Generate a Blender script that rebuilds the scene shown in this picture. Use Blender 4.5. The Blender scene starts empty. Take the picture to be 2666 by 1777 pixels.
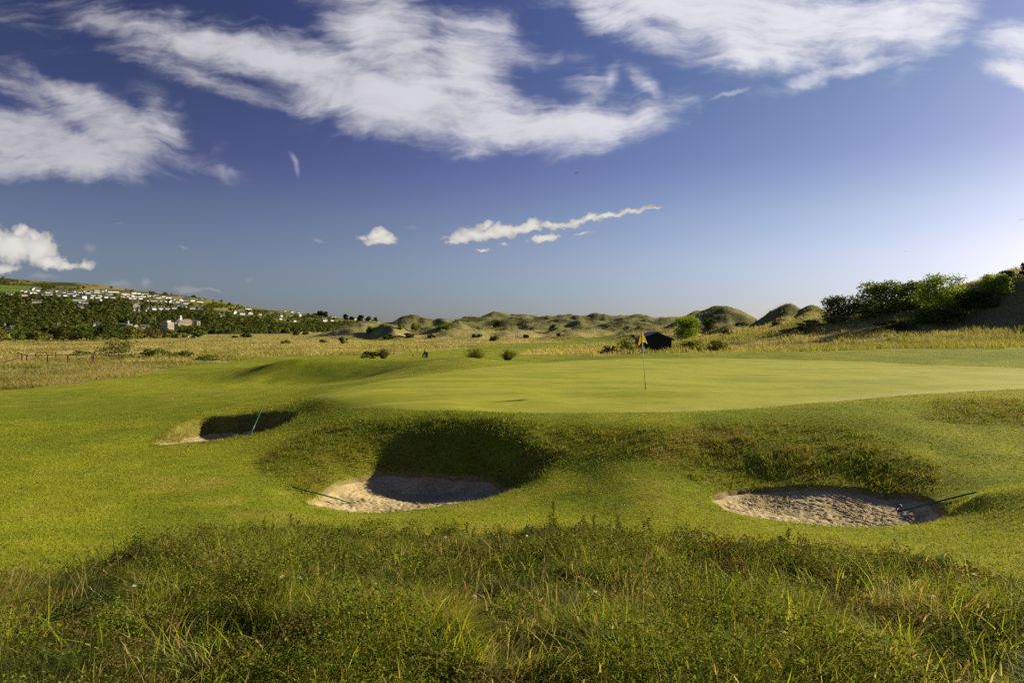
import bpy, bmesh, math, random
import numpy as np
from mathutils import Vector, Matrix

random.seed(11)
RNG = np.random.default_rng(11)
scene = bpy.context.scene
COL = scene.collection
EYE = 5.0                                   # camera height above the datum (m)
FPX, CU, HV = 1777.0, 1333.0, 860.0         # lens, in units of a 2666 px wide frame
PITCH = math.atan((888.5 - HV) / FPX)
SUN_AZ, SUN_EL = math.radians(60.0), math.radians(19.5)
SUN_DIR = Vector((math.cos(SUN_EL) * math.sin(SUN_AZ), math.cos(SUN_EL) * math.cos(SUN_AZ), math.sin(SUN_EL)))

# ------------------------------------------------------------------ helpers
def ray(u, v):
    """direction (per metre of y) through a picture position"""
    u = np.asarray(u, float); v = np.asarray(v, float)
    yu = (888.5 - v) / FPX
    cp, sp = math.cos(PITCH), math.sin(PITCH)
    Y = cp + sp * yu
    return (u - CU) / FPX / Y, (-sp + cp * yu) / Y

def project(x, y, z):
    cp, sp = math.cos(PITCH), math.sin(PITCH)
    zr = z - EYE
    f = np.maximum(y * cp - zr * sp, 1e-3)
    up = y * sp + zr * cp
    return CU + FPX * x / f, 888.5 - FPX * up / f

def hash01(ix, iy, seed):
    h = (ix.astype(np.int64) * 374761393 + iy.astype(np.int64) * 668265263 + seed * 1442695041) & 0x7fffffff
    h = ((h ^ (h >> 13)) * 1274126177) & 0x7fffffff
    h = h ^ (h >> 16)
    return (h & 0xffff) / 65535.0

def vnoise(x, y, seed=0):
    x = np.asarray(x, float); y = np.asarray(y, float)
    ix, iy = np.floor(x), np.floor(y)
    fx, fy = x - ix, y - iy
    fx = fx * fx * fx * (fx * (fx * 6 - 15) + 10); fy = fy * fy * fy * (fy * (fy * 6 - 15) + 10)
    a = hash01(ix, iy, seed); b = hash01(ix + 1, iy, seed)
    c = hash01(ix, iy + 1, seed); d = hash01(ix + 1, iy + 1, seed)
    return (a * (1 - fx) + b * fx) * (1 - fy) + (c * (1 - fx) + d * fx) * fy

def fbm(x, y, scale, oct=4, seed=0, gain=0.5):
    s, amp, tot = 0.0, 1.0, 0.0
    f = 1.0 / scale
    for o in range(oct):
        ca, sa = math.cos(0.7 * o), math.sin(0.7 * o)
        s = s + amp * vnoise((x * ca - y * sa) * f + 17.3 * o, (x * sa + y * ca) * f - 9.1 * o, seed + o)
        tot += amp; amp *= gain; f *= 2.03
    return s / tot

def sstep(a, b, x):
    t = np.clip((x - a) / (b - a), 0, 1)
    return t * t * (3 - 2 * t)

def in_poly(px, py, poly):
    inside = np.zeros(np.shape(px), bool)
    n = len(poly)
    for i in range(n):
        x0, y0 = poly[i]; x1, y1 = poly[(i + 1) % n]
        c = (y0 > py) != (y1 > py)
        inside ^= c & (px < (x1 - x0) * (py - y0) / ((y1 - y0) if y1 != y0 else 1e-9) + x0)
    return inside

def poly_dist(px, py, poly):
    """signed distance, positive inside"""
    d = np.full(np.shape(px), 1e9)
    n = len(poly)
    for i in range(n):
        x0, y0 = poly[i]; x1, y1 = poly[(i + 1) % n]
        dx, dy = x1 - x0, y1 - y0
        t = np.clip(((px - x0) * dx + (py - y0) * dy) / (dx * dx + dy * dy + 1e-12), 0, 1)
        d = np.minimum(d, np.hypot(px - x0 - t * dx, py - y0 - t * dy))
    return np.where(in_poly(px, py, poly), d, -d)

def smooth_poly(poly, n=6):
    P = [Vector((p[0], p[1])) for p in poly]; out = []
    m = len(P)
    for i in range(m):
        p0, p1, p2, p3 = P[i - 1], P[i], P[(i + 1) % m], P[(i + 2) % m]
        for k in range(n):
            t = k / n
            q = 0.5 * ((2 * p1) + (p2 - p0) * t + (2 * p0 - 5 * p1 + 4 * p2 - p3) * t * t + (3 * p1 - p0 - 3 * p2 + p3) * t ** 3)
            out.append((q.x, q.y))
    return out

def link(o, parent=None):
    COL.objects.link(o)
    if parent is not None:
        o.parent = parent
    return o

def mesh_np(name, V, quads=None, tris=None, col=None, smooth=False):
    me = bpy.data.meshes.new(name)
    V = np.asarray(V, np.float32)
    me.vertices.add(len(V)); me.vertices.foreach_set('co', V.ravel())
    nq = 0 if quads is None else len(quads); nt = 0 if tris is None else len(tris)
    loops = []
    if nq: loops.append(np.asarray(quads, np.int32).ravel())
    if nt: loops.append(np.asarray(tris, np.int32).ravel())
    L = np.concatenate(loops)
    me.loops.add(len(L)); me.loops.foreach_set('vertex_index', L)
    st = np.concatenate([np.arange(nq) * 4, nq * 4 + np.arange(nt) * 3]).astype(np.int32)
    me.polygons.add(nq + nt); me.polygons.foreach_set('loop_start', st)
    me.polygons.foreach_set('use_smooth', np.full(nq + nt, smooth, bool))
    me.update(calc_edges=True)
    if col is not None:
        a = me.attributes.new('col', 'FLOAT_COLOR', 'POINT')
        c4 = np.ones((len(V), 4), np.float32); c4[:, :3] = np.clip(col, 0, 1)
        a.data.foreach_set('color', c4.ravel())
    return me

def obj_np(name, V, mat, parent=None, **k):
    o = bpy.data.objects.new(name, mesh_np(name, V, **k))
    o.data.materials.append(mat)
    return link(o, parent)

def tag(o, label, cat, group=None):
    o['label'] = label; o['category'] = cat
    if group: o['group'] = group
    return o

def empty(name, loc, label, cat, group=None, rz=0.0):
    o = bpy.data.objects.new(name, None); link(o)
    o.empty_display_size = 0.2
    o.location = loc; o.rotation_euler = (0, 0, rz)
    return tag(o, label, cat, group)

def structure(o):
    o['kind'] = 'structure'; return o

def bm_obj(name, bm, mat, parent=None, smooth=False):
    me = bpy.data.meshes.new(name); bm.to_mesh(me); bm.free()
    if smooth:
        me.polygons.foreach_set('use_smooth', np.full(len(me.polygons), True, bool))
    me.materials.append(mat)
    return link(bpy.data.objects.new(name, me), parent)

def add_box(bm, lo, hi, M=None):
    vs = [bm.verts.new((x, y, z)) for z in (lo[2], hi[2]) for y in (lo[1], hi[1]) for x in (lo[0], hi[0])]
    for f in ((0, 2, 3, 1), (4, 5, 7, 6), (0, 1, 5, 4), (2, 6, 7, 3), (0, 4, 6, 2), (1, 3, 7, 5)):
        bm.faces.new([vs[i] for i in f])
    if M is not None:
        for v in vs: v.co = M @ v.co
    return vs

def add_tube(bm, pts, radii, n=8, caps=True):
    pts = [Vector(p) for p in pts]; rings = []
    for i, p in enumerate(pts):
        t = (pts[min(i + 1, len(pts) - 1)] - pts[max(i - 1, 0)]).normalized()
        a = t.cross(Vector((0, 0, 1)))
        if a.length < 1e-3: a = t.cross(Vector((1, 0, 0)))
        a.normalize(); b = t.cross(a)
        r = radii[i] if hasattr(radii, '__len__') else radii
        rings.append([bm.verts.new(p + r * (math.cos(2 * math.pi * k / n) * a + math.sin(2 * math.pi * k / n) * b)) for k in range(n)])
    for i in range(len(rings) - 1):
        for k in range(n):
            bm.faces.new((rings[i][k], rings[i][(k + 1) % n], rings[i + 1][(k + 1) % n], rings[i + 1][k]))
    if caps:
        bm.faces.new(rings[0][::-1]); bm.faces.new(rings[-1])

def add_prism(bm, outline, y0, y1):
    """outline in x,z extruded along y"""
    a = [bm.verts.new((x, y0, z)) for x, z in outline]; b = [bm.verts.new((x, y1, z)) for x, z in outline]
    n = len(outline)
    bm.faces.new(a); bm.faces.new(b[::-1])
    for i in range(n):
        bm.faces.new((a[i], b[i], b[(i + 1) % n], a[(i + 1) % n]))

# ------------------------------------------------------------------ node helper
class NT:
    def __init__(s, tree): s.t = tree; s.n = tree.nodes; s.l = tree.links
    def node(s, typ, **props):
        nd = s.n.new(typ)
        for k, v in props.items(): setattr(nd, k, v)
        return nd
    def put(s, sock, val):
        if isinstance(val, bpy.types.NodeSocket): s.l.new(val, sock)
        elif val is not None:
            try: sock.default_value = val
            except Exception: sock.default_value = tuple(val) + (1.0,)
    def math(s, op, a, b=None, c=None, clamp=False):
        nd = s.node('ShaderNodeMath', operation=op, use_clamp=clamp)
        s.put(nd.inputs[0], a); s.put(nd.inputs[1], b)
        if c is not None: s.put(nd.inputs[2], c)
        return nd.outputs[0]
    def vmath(s, op, a, b=None, scale=None):
        nd = s.node('ShaderNodeVectorMath', operation=op)
        s.put(nd.inputs[0], a); s.put(nd.inputs[1], b)
        if scale is not None: s.put(nd.inputs['Scale'], scale)
        return nd.outputs['Value'] if op in ('LENGTH', 'DOT_PRODUCT', 'DISTANCE') else nd.outputs[0]
    def mapr(s, x, a, b, c=0.0, d=1.0, interp='SMOOTHSTEP'):
        nd = s.node('ShaderNodeMapRange', interpolation_type=interp)
        s.put(nd.inputs[0], x)
        for i, v in enumerate((a, b, c, d)): s.put(nd.inputs[1 + i], v)
        return nd.outputs[0]
    def noise(s, vec, scale, detail=4, rough=0.55, dist=0.0, out=0, lac=2.0, dim='3D'):
        nd = s.node('ShaderNodeTexNoise', noise_dimensions=dim)
        s.put(nd.inputs['Vector'], vec); s.put(nd.inputs['Scale'], scale); s.put(nd.inputs['Detail'], detail)
        s.put(nd.inputs['Roughness'], rough); s.put(nd.inputs['Distortion'], dist); s.put(nd.inputs['Lacunarity'], lac)
        return nd.outputs[out]
    def mapping(s, vec, loc=(0, 0, 0), rot=(0, 0, 0), scale=(1, 1, 1), typ='POINT'):
        nd = s.node('ShaderNodeMapping', vector_type=typ)
        s.put(nd.inputs['Vector'], vec); s.put(nd.inputs['Location'], loc)
        s.put(nd.inputs['Rotation'], rot); s.put(nd.inputs['Scale'], scale)
        return nd.outputs[0]
    def mix(s, f, a, b, blend='MIX'):
        nd = s.node('ShaderNodeMix', data_type='RGBA', blend_type=blend)
        s.put(nd.inputs[0], f); s.put(nd.inputs[6], a); s.put(nd.inputs[7], b)
        return nd.outputs[2]
    def comb(s, x, y, z):
        nd = s.node('ShaderNodeCombineXYZ')
        for i, v in enumerate((x, y, z)): s.put(nd.inputs[i], v)
        return nd.outputs[0]
    def sep(s, v):
        nd = s.node('ShaderNodeSeparateXYZ'); s.put(nd.inputs[0], v); return nd.outputs

def new_mat(name):
    m = bpy.data.materials.new(name); m.use_nodes = True
    t = NT(m.node_tree)
    return m, t, m.node_tree.nodes['Principled BSDF']

def simple_mat(name, rgb, rough=0.6, var=0.15, vscale=8.0, spec=0.3, bump=0.0, bscale=60, metal=0.0, stretch=(1, 1, 1)):
    m, t, p = new_mat(name)
    tc = t.node('ShaderNodeTexCoord').outputs['Object']
    vec = t.mapping(tc, scale=stretch)
    n = t.noise(vec, vscale, 5, 0.6)
    k = t.mapr(n, 0.25, 0.75, 1 - var, 1 + var, 'LINEAR')
    c = t.vmath('SCALE', rgb, scale=k)
    t.put(p.inputs['Base Color'], c); p.inputs['Roughness'].default_value = rough
    p.inputs['Specular IOR Level'].default_value = spec; p.inputs['Metallic'].default_value = metal
    if bump:
        b = t.node('ShaderNodeBump'); b.inputs['Strength'].default_value = bump; b.inputs['Distance'].default_value = 0.02
        t.put(b.inputs['Height'], t.noise(vec, bscale, 3)); t.put(p.inputs['Normal'], b.outputs[0])
    return m

def attr_mat(name, rough=0.8, spec=0.15, transl=0.0, nscale=(0.0,), var=0.0, bump=0.0, bscale=30.0, bdist=0.02, tint=(1, 1, 1)):
    """colour from the mesh attribute 'col' with node noise on top; optional light passing through (leaves)"""
    m, t, p = new_mat(name)
    at = t.node('ShaderNodeAttribute', attribute_name='col').outputs['Color']
    c = at
    tc = t.node('ShaderNodeTexCoord').outputs['Object']
    for s_ in nscale:
        if s_ > 0:
            n = t.noise(tc, s_, 3, 0.6)
            c = t.vmath('SCALE', c, scale=t.mapr(n, 0.25, 0.75, 1 - var, 1 + var, 'LINEAR'))
    t.put(p.inputs['Base Color'], c)
    p.inputs['Roughness'].default_value = rough; p.inputs['Specular IOR Level'].default_value = spec
    if bump:
        b = t.node('ShaderNodeBump'); b.inputs['Strength'].default_value = bump; b.inputs['Distance'].default_value = bdist
        t.put(b.inputs['Height'], t.noise(tc, bscale, 4, 0.65)); t.put(p.inputs['Normal'], b.outputs[0])
    if transl > 0:
        tr = t.node('ShaderNodeBsdfTranslucent')
        t.put(tr.inputs[0], t.vmath('MULTIPLY', c, (1.25 * tint[0], 1.2 * tint[1], 0.6 * tint[2])))
        mx = t.node('ShaderNodeMixShader'); mx.inputs[0].default_value = transl
        t.l.new(p.outputs[0], mx.inputs[1]); t.l.new(tr.outputs[0], mx.inputs[2])
        t.l.new(mx.outputs[0], m.node_tree.nodes['Material Output'].inputs[0])
    return m
# ------------------------------------------------------------------ terrain
# survey points: (u, v, distance) sighted from the tripod, or ('z', u, distance, height under the eye)
SURVEY = [
 (0,1300,12.3),(0,1150,19.9),(0,1060,29),(0,1010,40),(0,960,60),(0,925,92),(-500,1300,12.3),(-500,1150,20),(-500,1010,40),(-500,930,88),
 (200,1080,26.5),(200,1000,42),(200,940,74),(350,1250,14.2),(330,1150,19.5),(330,1350,11.2),(430,1080,25.6),
 (600,1010,38),(600,960,58),(600,930,85),(450,960,60),(700,1230,15.6),(600,1180,17.8),(560,1148,19.6),(480,1152,19.4),
 (650,1128,21.2),(770,1080,22.8),(700,1108,21.9),(530,1083,24),(690,1070,24.3),(420,1110,22.3),(640,1045,28.5),(740,1030,29),
 (800,1150,18),(720,1170,17.6),(900,1090,20),(830,1100,20.5),(850,1040,24),(900,1000,30),(800,1005,34),(720,1005,37),
 (840,993,42.5),(700,990,43.5),(600,985,45),(800,936,47),(720,945,46.5),(900,935,47.5),(1000,938,47),(640,968,46.5),(660,985,43.5),
 (800,962,45.2),(900,966,44.3),(950,985,41),(1000,985,34),(1060,950,41),(1130,938,43),(1208,929,44),(1280,937,44),(1345,943,44),
 (1430,938,45.5),(1520,930,47),(1620,922,49),(1680,919,50),(1900,917,52),(2100,915,53),(2300,908,52),(2666,903,49),(3100,895,48),
 ('z',720,56,-2.95),('z',800,57,-2.95),('z',900,57,-2.95),('z',1000,57,-2.95),('z',1100,56,-3.0),('z',1250,56,-3.1),('z',1400,57,-3.1),('z',1500,60,-3.0),
 ('z',500,75,-3.3),('z',700,75,-3.25),('z',900,75,-3.25),('z',1100,75,-3.25),('z',1300,75,-3.3),('z',1500,75,-3.2),('z',1700,75,-2.9),
 ('z',500,100,-3.5),('z',800,100,-3.45),('z',1100,100,-3.4),('z',1400,100,-3.5),('z',1600,100,-3.2),('z',1800,100,-1.9),
 ('z',1600,60,-2.55),('z',1720,60,-2.3),('z',1900,60,-1.95),('z',2200,60,-1.75),('z',2500,58,-1.4),('z',2666,55,-1.2),
 (1100,1066,20.2),(1300,1072,19.9),(1500,1073,20),(1690,1072,20),(1850,1066,20.2),(2000,1060,20.4),(2200,1042,21.6),(2450,1022,23),(2666,1012,24),(3100,1010,24),
 (1680,1013,25),(1200,1013,25.5),(1000,1030,24),(2200,1000,27),(1400,985,30),(1900,980,31),(2450,985,29),(1300,953,38),(1500,940,42),
 (1700,934,43),(1900,932,44),(2150,939,41),(2666,960,34),(2400,950,37),
 (1000,1092,19.2),(1000,1115,18.6),(1000,1150,17.9),(1000,1215,17.1),(1000,1290,15.2),(1000,1320,14.3),(1000,1330,13.4),
 (1180,1085,18.9),(1180,1110,18.3),(1180,1125,18.0),(1180,1180,17.35),(1180,1228,16.95),(1180,1285,15.5),(1180,1312,13.9),
 (1330,1088,18.4),(1330,1115,17.7),(1330,1135,17.3),(1330,1190,16.65),(1330,1250,16.1),(1330,1274,15.0),
 (1380,1090,18.6),(1380,1117,17.55),(1380,1150,16.95),(1380,1190,16.35),(1380,1240,15.5),
 (1420,1095,18.5),(1420,1125,17.5),(1420,1160,16.7),(1420,1220,15.6),(1420,1280,14.2),
 (1500,1100,18.2),(1500,1130,17.3),(1500,1170,16.3),(1500,1230,15.2),(1500,1300,13.4),(1500,1350,12.0),
 (1600,1105,17.9),(1600,1130,17.1),(1600,1160,16.3),(1600,1220,14.9),
 (1700,1105,17.6),(1700,1130,16.7),(1700,1165,15.9),(1700,1220,14.7),(1700,1290,12.9),(1700,1350,11.5),
 (1850,1080,18.8),(1850,1130,17),(1850,1190,15.6),(1850,1240,14.4),(1850,1294,12.9),
 (2000,1075,18.8),(2000,1110,17.5),(2000,1150,16.1),(2000,1200,15),(2000,1250,14.2),(2000,1266,13.8),(2000,1310,12.7),(2000,1344,11.4),
 (2150,1055,19.6),(2150,1110,17),(2150,1150,15.8),(2150,1200,14.6),(2150,1263,13.5),(2150,1310,12.5),(2150,1350,11.6),(2150,1366,10.9),
 (2300,1045,20.4),(2300,1100,17),(2300,1180,14.6),(2300,1240,13.7),(2300,1285,13.1),(2300,1320,12.3),(2300,1368,10.9),
 (2450,1035,21),(2450,1100,17.2),(2450,1180,14.8),(2450,1250,13.2),(2450,1300,12.2),(2450,1340,11.4),(2450,1354,10.9),
 (2540,1180,14.6),(2540,1250,12.8),(2540,1292,10.9),('z',2540,11.9,-2.86),(2540,1400,8.6),
 (2666,1060,19),(2666,1100,17.3),(2666,1160,15.5),(2666,1230,13),(2666,1262,11),(2666,1400,8.3),(2600,1350,9.5),
 (3000,1050,20),(3000,1230,13),(3000,1250,11),(3000,1480,6.4),
 (850,1130,18.6),(850,1190,16.8),(850,1250,15.5),(850,1300,14.5),(850,1317,13.5),(800,1303,13.8),(760,1270,14.4),(700,1330,12),
 (930,1100,19.3),(930,1150,17.9),(930,1200,16.9),(930,1238,16.4),(930,1290,15),(930,1332,13.3),(1000,1356,12),(1250,1352,12),
 (1800,890,85),(1950,872,92),(2000,860,95),(2080,845,98),(2150,842,92),(1960,847,112),(2080,815,120),(2140,815,112),
 (2200,822,95),(2300,800,95),(2400,785,95),(2500,742,89),(2600,720,87),(2666,708,83.5),(3000,640,81),
 (2100,888,72),(2250,885,68),(2400,880,66),(2550,880,66),(2666,878,64.5),(3000,870,63),
 (2250,855,78),(2400,830,80),(2550,810,78),(2666,790,76),(3000,740,76),
 ('z',2000,135,-1.0),('z',2200,135,1.0),('z',2500,135,4.0),('z',2800,135,6.0),('z',3200,135,8.0),('z',1700,135,-3.4),('z',1333,140,-3.7),('z',900,140,-3.7),('z',400,140,-3.7),('z',0,140,-3.7),('z',-500,140,-3.7),
]
def apron(d): return np.interp(d, [0, 3, 4, 6, 8, 10, 12], [-1.6, -1.7, -1.85, -2.2, -2.6, -2.95, -3.25])
pts = []
for s in SURVEY:
    if s[0] == 'z':
        _, u, d, z = s; x = (u - CU) / FPX * d
    else:
        u, v, d = s; a, b = ray(u, v); x, z = float(a) * d, float(b) * d
    pts.append((x, d, z))
for d in (4.0, 6.0, 8.0):
    for u in (-500, 0, 500, 1000, 1333, 1700, 2150):
        pts.append(((u - CU) / FPX * d, d, float(apron(d))))
for d in (4.0, 5.2):
    for u in (2600, 3100): pts.append(((u - CU) / FPX * d, d, float(apron(d))))
for th in (-60, -30, 0, 30, 60):
    for r, z in ((1.0, -1.62), (2.2, -1.68)):
        pts.append((r * math.sin(math.radians(th)), r * math.cos(math.radians(th)), z))
pts = np.array(pts)

def tcoord(x, y):
    r = np.maximum(np.hypot(x, y), 0.8); th = np.arctan2(x, y)
    return th, np.log(r)
_pt, _pr = tcoord(pts[:, 0], pts[:, 1])
def _kern(r2): return np.where(r2 > 1e-14, r2 * np.log(np.maximum(r2, 1e-14)), 0.0)
_n = len(pts)
_K = _kern((_pt[:, None] - _pt[None]) ** 2 + (_pr[:, None] - _pr[None]) ** 2) + np.eye(_n) * 2e-4
_P = np.stack([np.ones(_n), _pt, _pr], 1)
_A = np.block([[_K, _P], [_P.T, np.zeros((3, 3))]])
_W = np.linalg.solve(_A, np.concatenate([pts[:, 2], np.zeros(3)]))

def tps(th, lr):
    sh = th.shape; th = th.ravel(); lr = lr.ravel(); out = np.empty(len(th))
    for i in range(0, len(th), 20000):
        a, b = th[i:i + 20000, None], lr[i:i + 20000, None]
        out[i:i + 20000] = _kern((a - _pt) ** 2 + (b - _pr) ** 2) @ _W[:_n] + _W[_n] + a[:, 0] * _W[_n + 1] + b[:, 0] * _W[_n + 2]
    return out.reshape(sh)

# dunes: peak (u, v), distance, half width along the view's width (picture units), depth (m)
DUNES = [(945,846,330,45,26),(1005,851,300,26,20),(1078,834,360,46,26),(1150,842,340,30,22),(1215,845,380,45,26),(1292,829,430,30,26),(1345,834,450,50,30),(1400,843,470,30,25),
         (1442,834,480,40,28),(1500,843,420,45,26),(1566,834,420,28,26),(1618,846,330,45,24),(1662,836,400,42,26),(1720,836,400,36,26),(1765,844,360,32,24),
         (1812,826,310,32,24),(1872,808,300,52,30),(1940,836,290,34,22),(1700,853,230,60,20),(1540,856,280,45,18),(1350,862,300,55,16),(1900,856,190,40,16),
         (2058,813,165,46,18),(2012,832,168,34,18),(2115,809,160,48,16),(1460,858,330,45,16),(1150,858,290,60,18),(1800,860,210,30,12)]
SKY_U = [-1500, -600, 0, 200, 400, 500, 600, 700, 800, 900, 960, 1020, 1080]
SKY_V = [690, 712, 725, 735, 758, 772, 790, 806, 817, 830, 836, 845, 858]
def hill_params(a):
    u = CU + FPX * a
    es = (HV - np.interp(u, SKY_U, SKY_V)) / FPX
    ds = np.interp(u, [-600, 0, 600, 1080], [1400, 1450, 1700, 2100])
    db = np.interp(u, [-600, 0, 600, 1080], [620, 650, 760, 1200])
    eb = -4.2 / db
    return es, ds, eb, db
def hill_z(a, y):
    es, ds, eb, db = hill_params(a)
    t = np.clip((y - db) / (ds - db), 0, 1)
    z = (eb + (es - eb) * (1 - (1 - t) ** 1.35)) * np.minimum(y, ds)
    over = np.maximum(y - ds, 0)
    z = z - over * 0.10
    return np.where(y > db, np.maximum(z, -4.2), -50)
def hill_at(u, v):
    """point on the far hillside seen at (u, v)"""
    a = (u - CU) / FPX
    es, ds, eb, db = hill_params(a)
    e = (HV - v) / FPX
    g = np.clip((e - eb) / (es - eb), 0, 0.995)
    t = 1 - (1 - g) ** (1 / 1.35)
    y = db + (ds - db) * t
    return np.array([float(a * y), float(y), float(e * y)]) + np.array([0, 0, EYE])

def far_z(x, y):
    y1 = np.maximum(y, 1.0)
    a = np.where(y > 1, x / y1, 9.0)
    z = np.interp(y, [0, 100, 250, 330, 480, 700], [-3.5, -3.6, -3.9, -3.6, -2.6, -4.2])
    z = np.where(a < -0.12, np.interp(y, [0, 100, 250, 700], [-3.5, -3.6, -4.0, -4.2]) * np.clip((-a - 0.12) / 0.1, 0, 1) + z * (1 - np.clip((-a - 0.12) / 0.1, 0, 1)), z)
    z = z + (fbm(x, y, 26, 3, 5) - 0.5) * 0.9 * sstep(90, 160, y)
    u = CU + FPX * a
    rough = (fbm(x, y, 34, 5, 21, 0.58) - 0.5)
    ridge = 1 - np.abs(2 * fbm(x + 40, y, 30, 4, 31) - 1) * 1.6
    dz = np.zeros_like(z)
    ridge = 1 - np.abs(2 * fbm(x + 40, y, 30, 4, 31) - 1) * 1.7
    band = np.exp(-np.abs((y - 400) / 85) ** 2.4) * sstep(820, 1000, u) * (1 - sstep(1950, 2100, u))
    dz = band * (np.interp(u, [900, 1000, 1250, 1500, 1760, 2000], [5.0, 5.6, 6.4, 6.6, 6.0, 5.5]) + rough * 5)
    for i, (pu, pv, pd, su, sd) in enumerate(DUNES):
        skew = (0.9, -0.7, 0.5, -1.0, 0.8)[i % 5]
        hgt = (HV - pv) / FPX * pd + 3.4
        wob = 1 + rough * 0.5
        q = np.abs((u - pu - skew * (y - pd)) / (su * 1.65 * wob)) ** 1.6 + np.abs((y - pd) / (sd * 1.5 * wob)) ** 1.9
        c = hgt * np.exp(-0.72 * q)
        dz = np.where(c > dz, c + 0.16 * dz, dz + 0.16 * c)
    m = sstep(0.3, 4.0, dz)
    fine = 1 - np.abs(2 * fbm(x - 15, y, 11, 3, 33) - 1) * 1.8
    z = z + dz + m * (rough * 4.6 + (ridge - 0.45) * 2.2 + (fine - 0.45) * 0.7)
    z = np.maximum(z, hill_z(a, y) + np.where(y > 640, (fbm(x, y, 120, 4, 8) - 0.5) * 9 * sstep(650, 900, y), 0)) if True else z
    return z

def clamp_theta(th): return np.clip(th, -1.1, 1.1)

def base_z(x, y):
    """height under the eye level, without the bunkers' own cuts"""
    x = np.asarray(x, float); y = np.asarray(y, float)
    th, lr = tcoord(x, y); r = np.exp(lr)
    z = np.full(x.shape, -3.6)
    m = r < 150
    if m.any():
        z[m] = tps(clamp_theta(th[m]), lr[m])
        bx, by = x[m], y[m]
        z[m] += (fbm(bx, by, 3.0, 3, 3) - 0.5) * 0.07 * sstep(4, 8, r[m]) + (fbm(bx, by, 0.7, 2, 4) - 0.5) * 0.012
    w = sstep(112, 142, r)
    fz = np.zeros_like(z); mf = w > 0
    if mf.any(): fz[mf] = far_z(x[mf], y[mf])
    back = sstep(1.1, 1.5, np.abs(th))
    z = z * (1 - w) + fz * w
    z = z * (1 - back * sstep(3, 20, r)) + (-2.6) * back * sstep(3, 20, r)
    return z

def hit(u, v, zfn=None, dmin=2.0, dmax=1200.0):
    """where the sight line through (u, v) meets the ground (world coordinates)"""
    zfn = zfn or ground_z
    a, b = ray(u, v); a, b = float(a), float(b)
    d = np.exp(np.linspace(math.log(dmin), math.log(dmax), 2500))
    g = zfn(a * d, d) - b * d
    k = np.argmax(g > 0) if (g > 0).any() else len(d) - 1
    k = max(k, 1)
    t = g[k - 1] / (g[k - 1] - g[k] + 1e-9); t = min(max(t, 0), 1)
    dd = d[k - 1] + (d[k] - d[k - 1]) * t
    return Vector((a * dd, dd, float(zfn(np.array([a * dd]), np.array([dd]))[0]) + EYE))

# bunkers ---------------------------------------------------------------
def plan(pix): return [tuple(hit(u, v, base_z)[:2]) for u, v in pix]
RIM_L = smooth_poly(plan([(402,1156),(480,1152),(560,1144),(650,1131),(710,1115),(750,1097),(768,1084),(770,1076),(735,1071),(690,1073),(600,1080),(530,1085),(468,1104),(420,1135)]))
SAND_C = smooth_poly(plan([(797,1306),(850,1272),(905,1248),(960,1236),(1000,1225),(1080,1231),(1150,1232),(1230,1240),(1290,1255),(1345,1270)]) +
                     [(0.05, 15.0), (-0.55, 14.4), (-1.3, 13.95), (-2.2, 13.55), (-3.1, 13.3), (-3.8, 13.5)])
SAND_R = smooth_poly(plan([(1857,1296),(1900,1276),(1960,1271),(2040,1266),(2130,1264),(2200,1268),(2262,1277),(2300,1286),(2350,1283),(2400,1292),(2440,1310),(2468,1338)]) +
                     [(6.85, 11.0), (6.2, 10.75), (5.4, 10.75), (4.6, 11.0), (3.9, 11.6)])
LTIP = plan([(400, 1157)])[0]
def left_k(x, y): return sstep(0.0, 2.3, np.hypot(x - LTIP[0], y - LTIP[1]))
def left_wall(x, y): return 0.05 + 0.42 * left_k(x, y)
def left_profile(x, y, d):
    k = left_k(x, y)
    far = sstep(2.2, 4.6, np.hypot(x - LTIP[0], y - LTIP[1]))
    return (0.05 + 0.17 * k + 0.30 * far) * sstep(-0.04, 0.12 + 0.40 * k, d) + (0.06 + 0.20 * far) * sstep(0.3, 1.5, d)
def bunker_cut(x, y):
    x = np.asarray(x, float); y = np.asarray(y, float)
    cut = np.zeros(x.shape)
    m = (y > 9) & (y < 27) & (np.abs(x) < 14)
    if m.any():
        bx, by = x[m], y[m]; c = np.zeros(bx.shape)
        d = poly_dist(bx, by, RIM_L) + (fbm(bx, by, 0.35, 2, 41) - 0.5) * 0.10
        c = c - left_profile(bx, by, d) - 0.09 * sstep(-0.05, 0.1, d - left_wall(bx, by))
        for poly in (SAND_C, SAND_R):
            d = poly_dist(bx, by, poly) + (fbm(bx, by, 0.3, 3, 43) - 0.5) * 0.16
            c = c - 0.24 * sstep(-0.03, 0.14, d)
        cut[m] = c
    return cut
def ground_z(x, y): return base_z(x, y) + bunker_cut(x, y)

# zones, drawn on the plan from sighted outlines ------------------------
def zone(pix, n=5):
    """outline sighted from the tripod -> polygon in (azimuth tangent, picture v), tested on projected ground"""
    return smooth_poly(pix, n)
GREEN_PIX = [(825,1035),(868,1050),(960,1060),(1100,1068),(1300,1073),(1500,1074),(1690,1073),(1850,1068),(2000,1061),(2200,1043),(2450,1023),(2666,1011),(3000,1004),
             (3050,975),(2666,959),(2400,949),(2150,939),(1900,932.5),(1700,932.5),(1500,938.5),(1300,953),(1100,976),(950,1000),(850,1018)]
GREEN = smooth_poly(plan(GREEN_PIX))
ROUGH_EDGE_U = [-700, -200, 0, 120, 220, 420, 600, 800, 1333, 1700, 2000, 2200, 2400, 2666, 3000, 3400]
ROUGH_EDGE_D = [4.9, 5.3, 5.7, 6.0, 6.5, 7.6, 8.7, 9.0, 9.0, 8.6, 7.5, 6.9, 6.4, 5.9, 5.4, 5.0]

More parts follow.
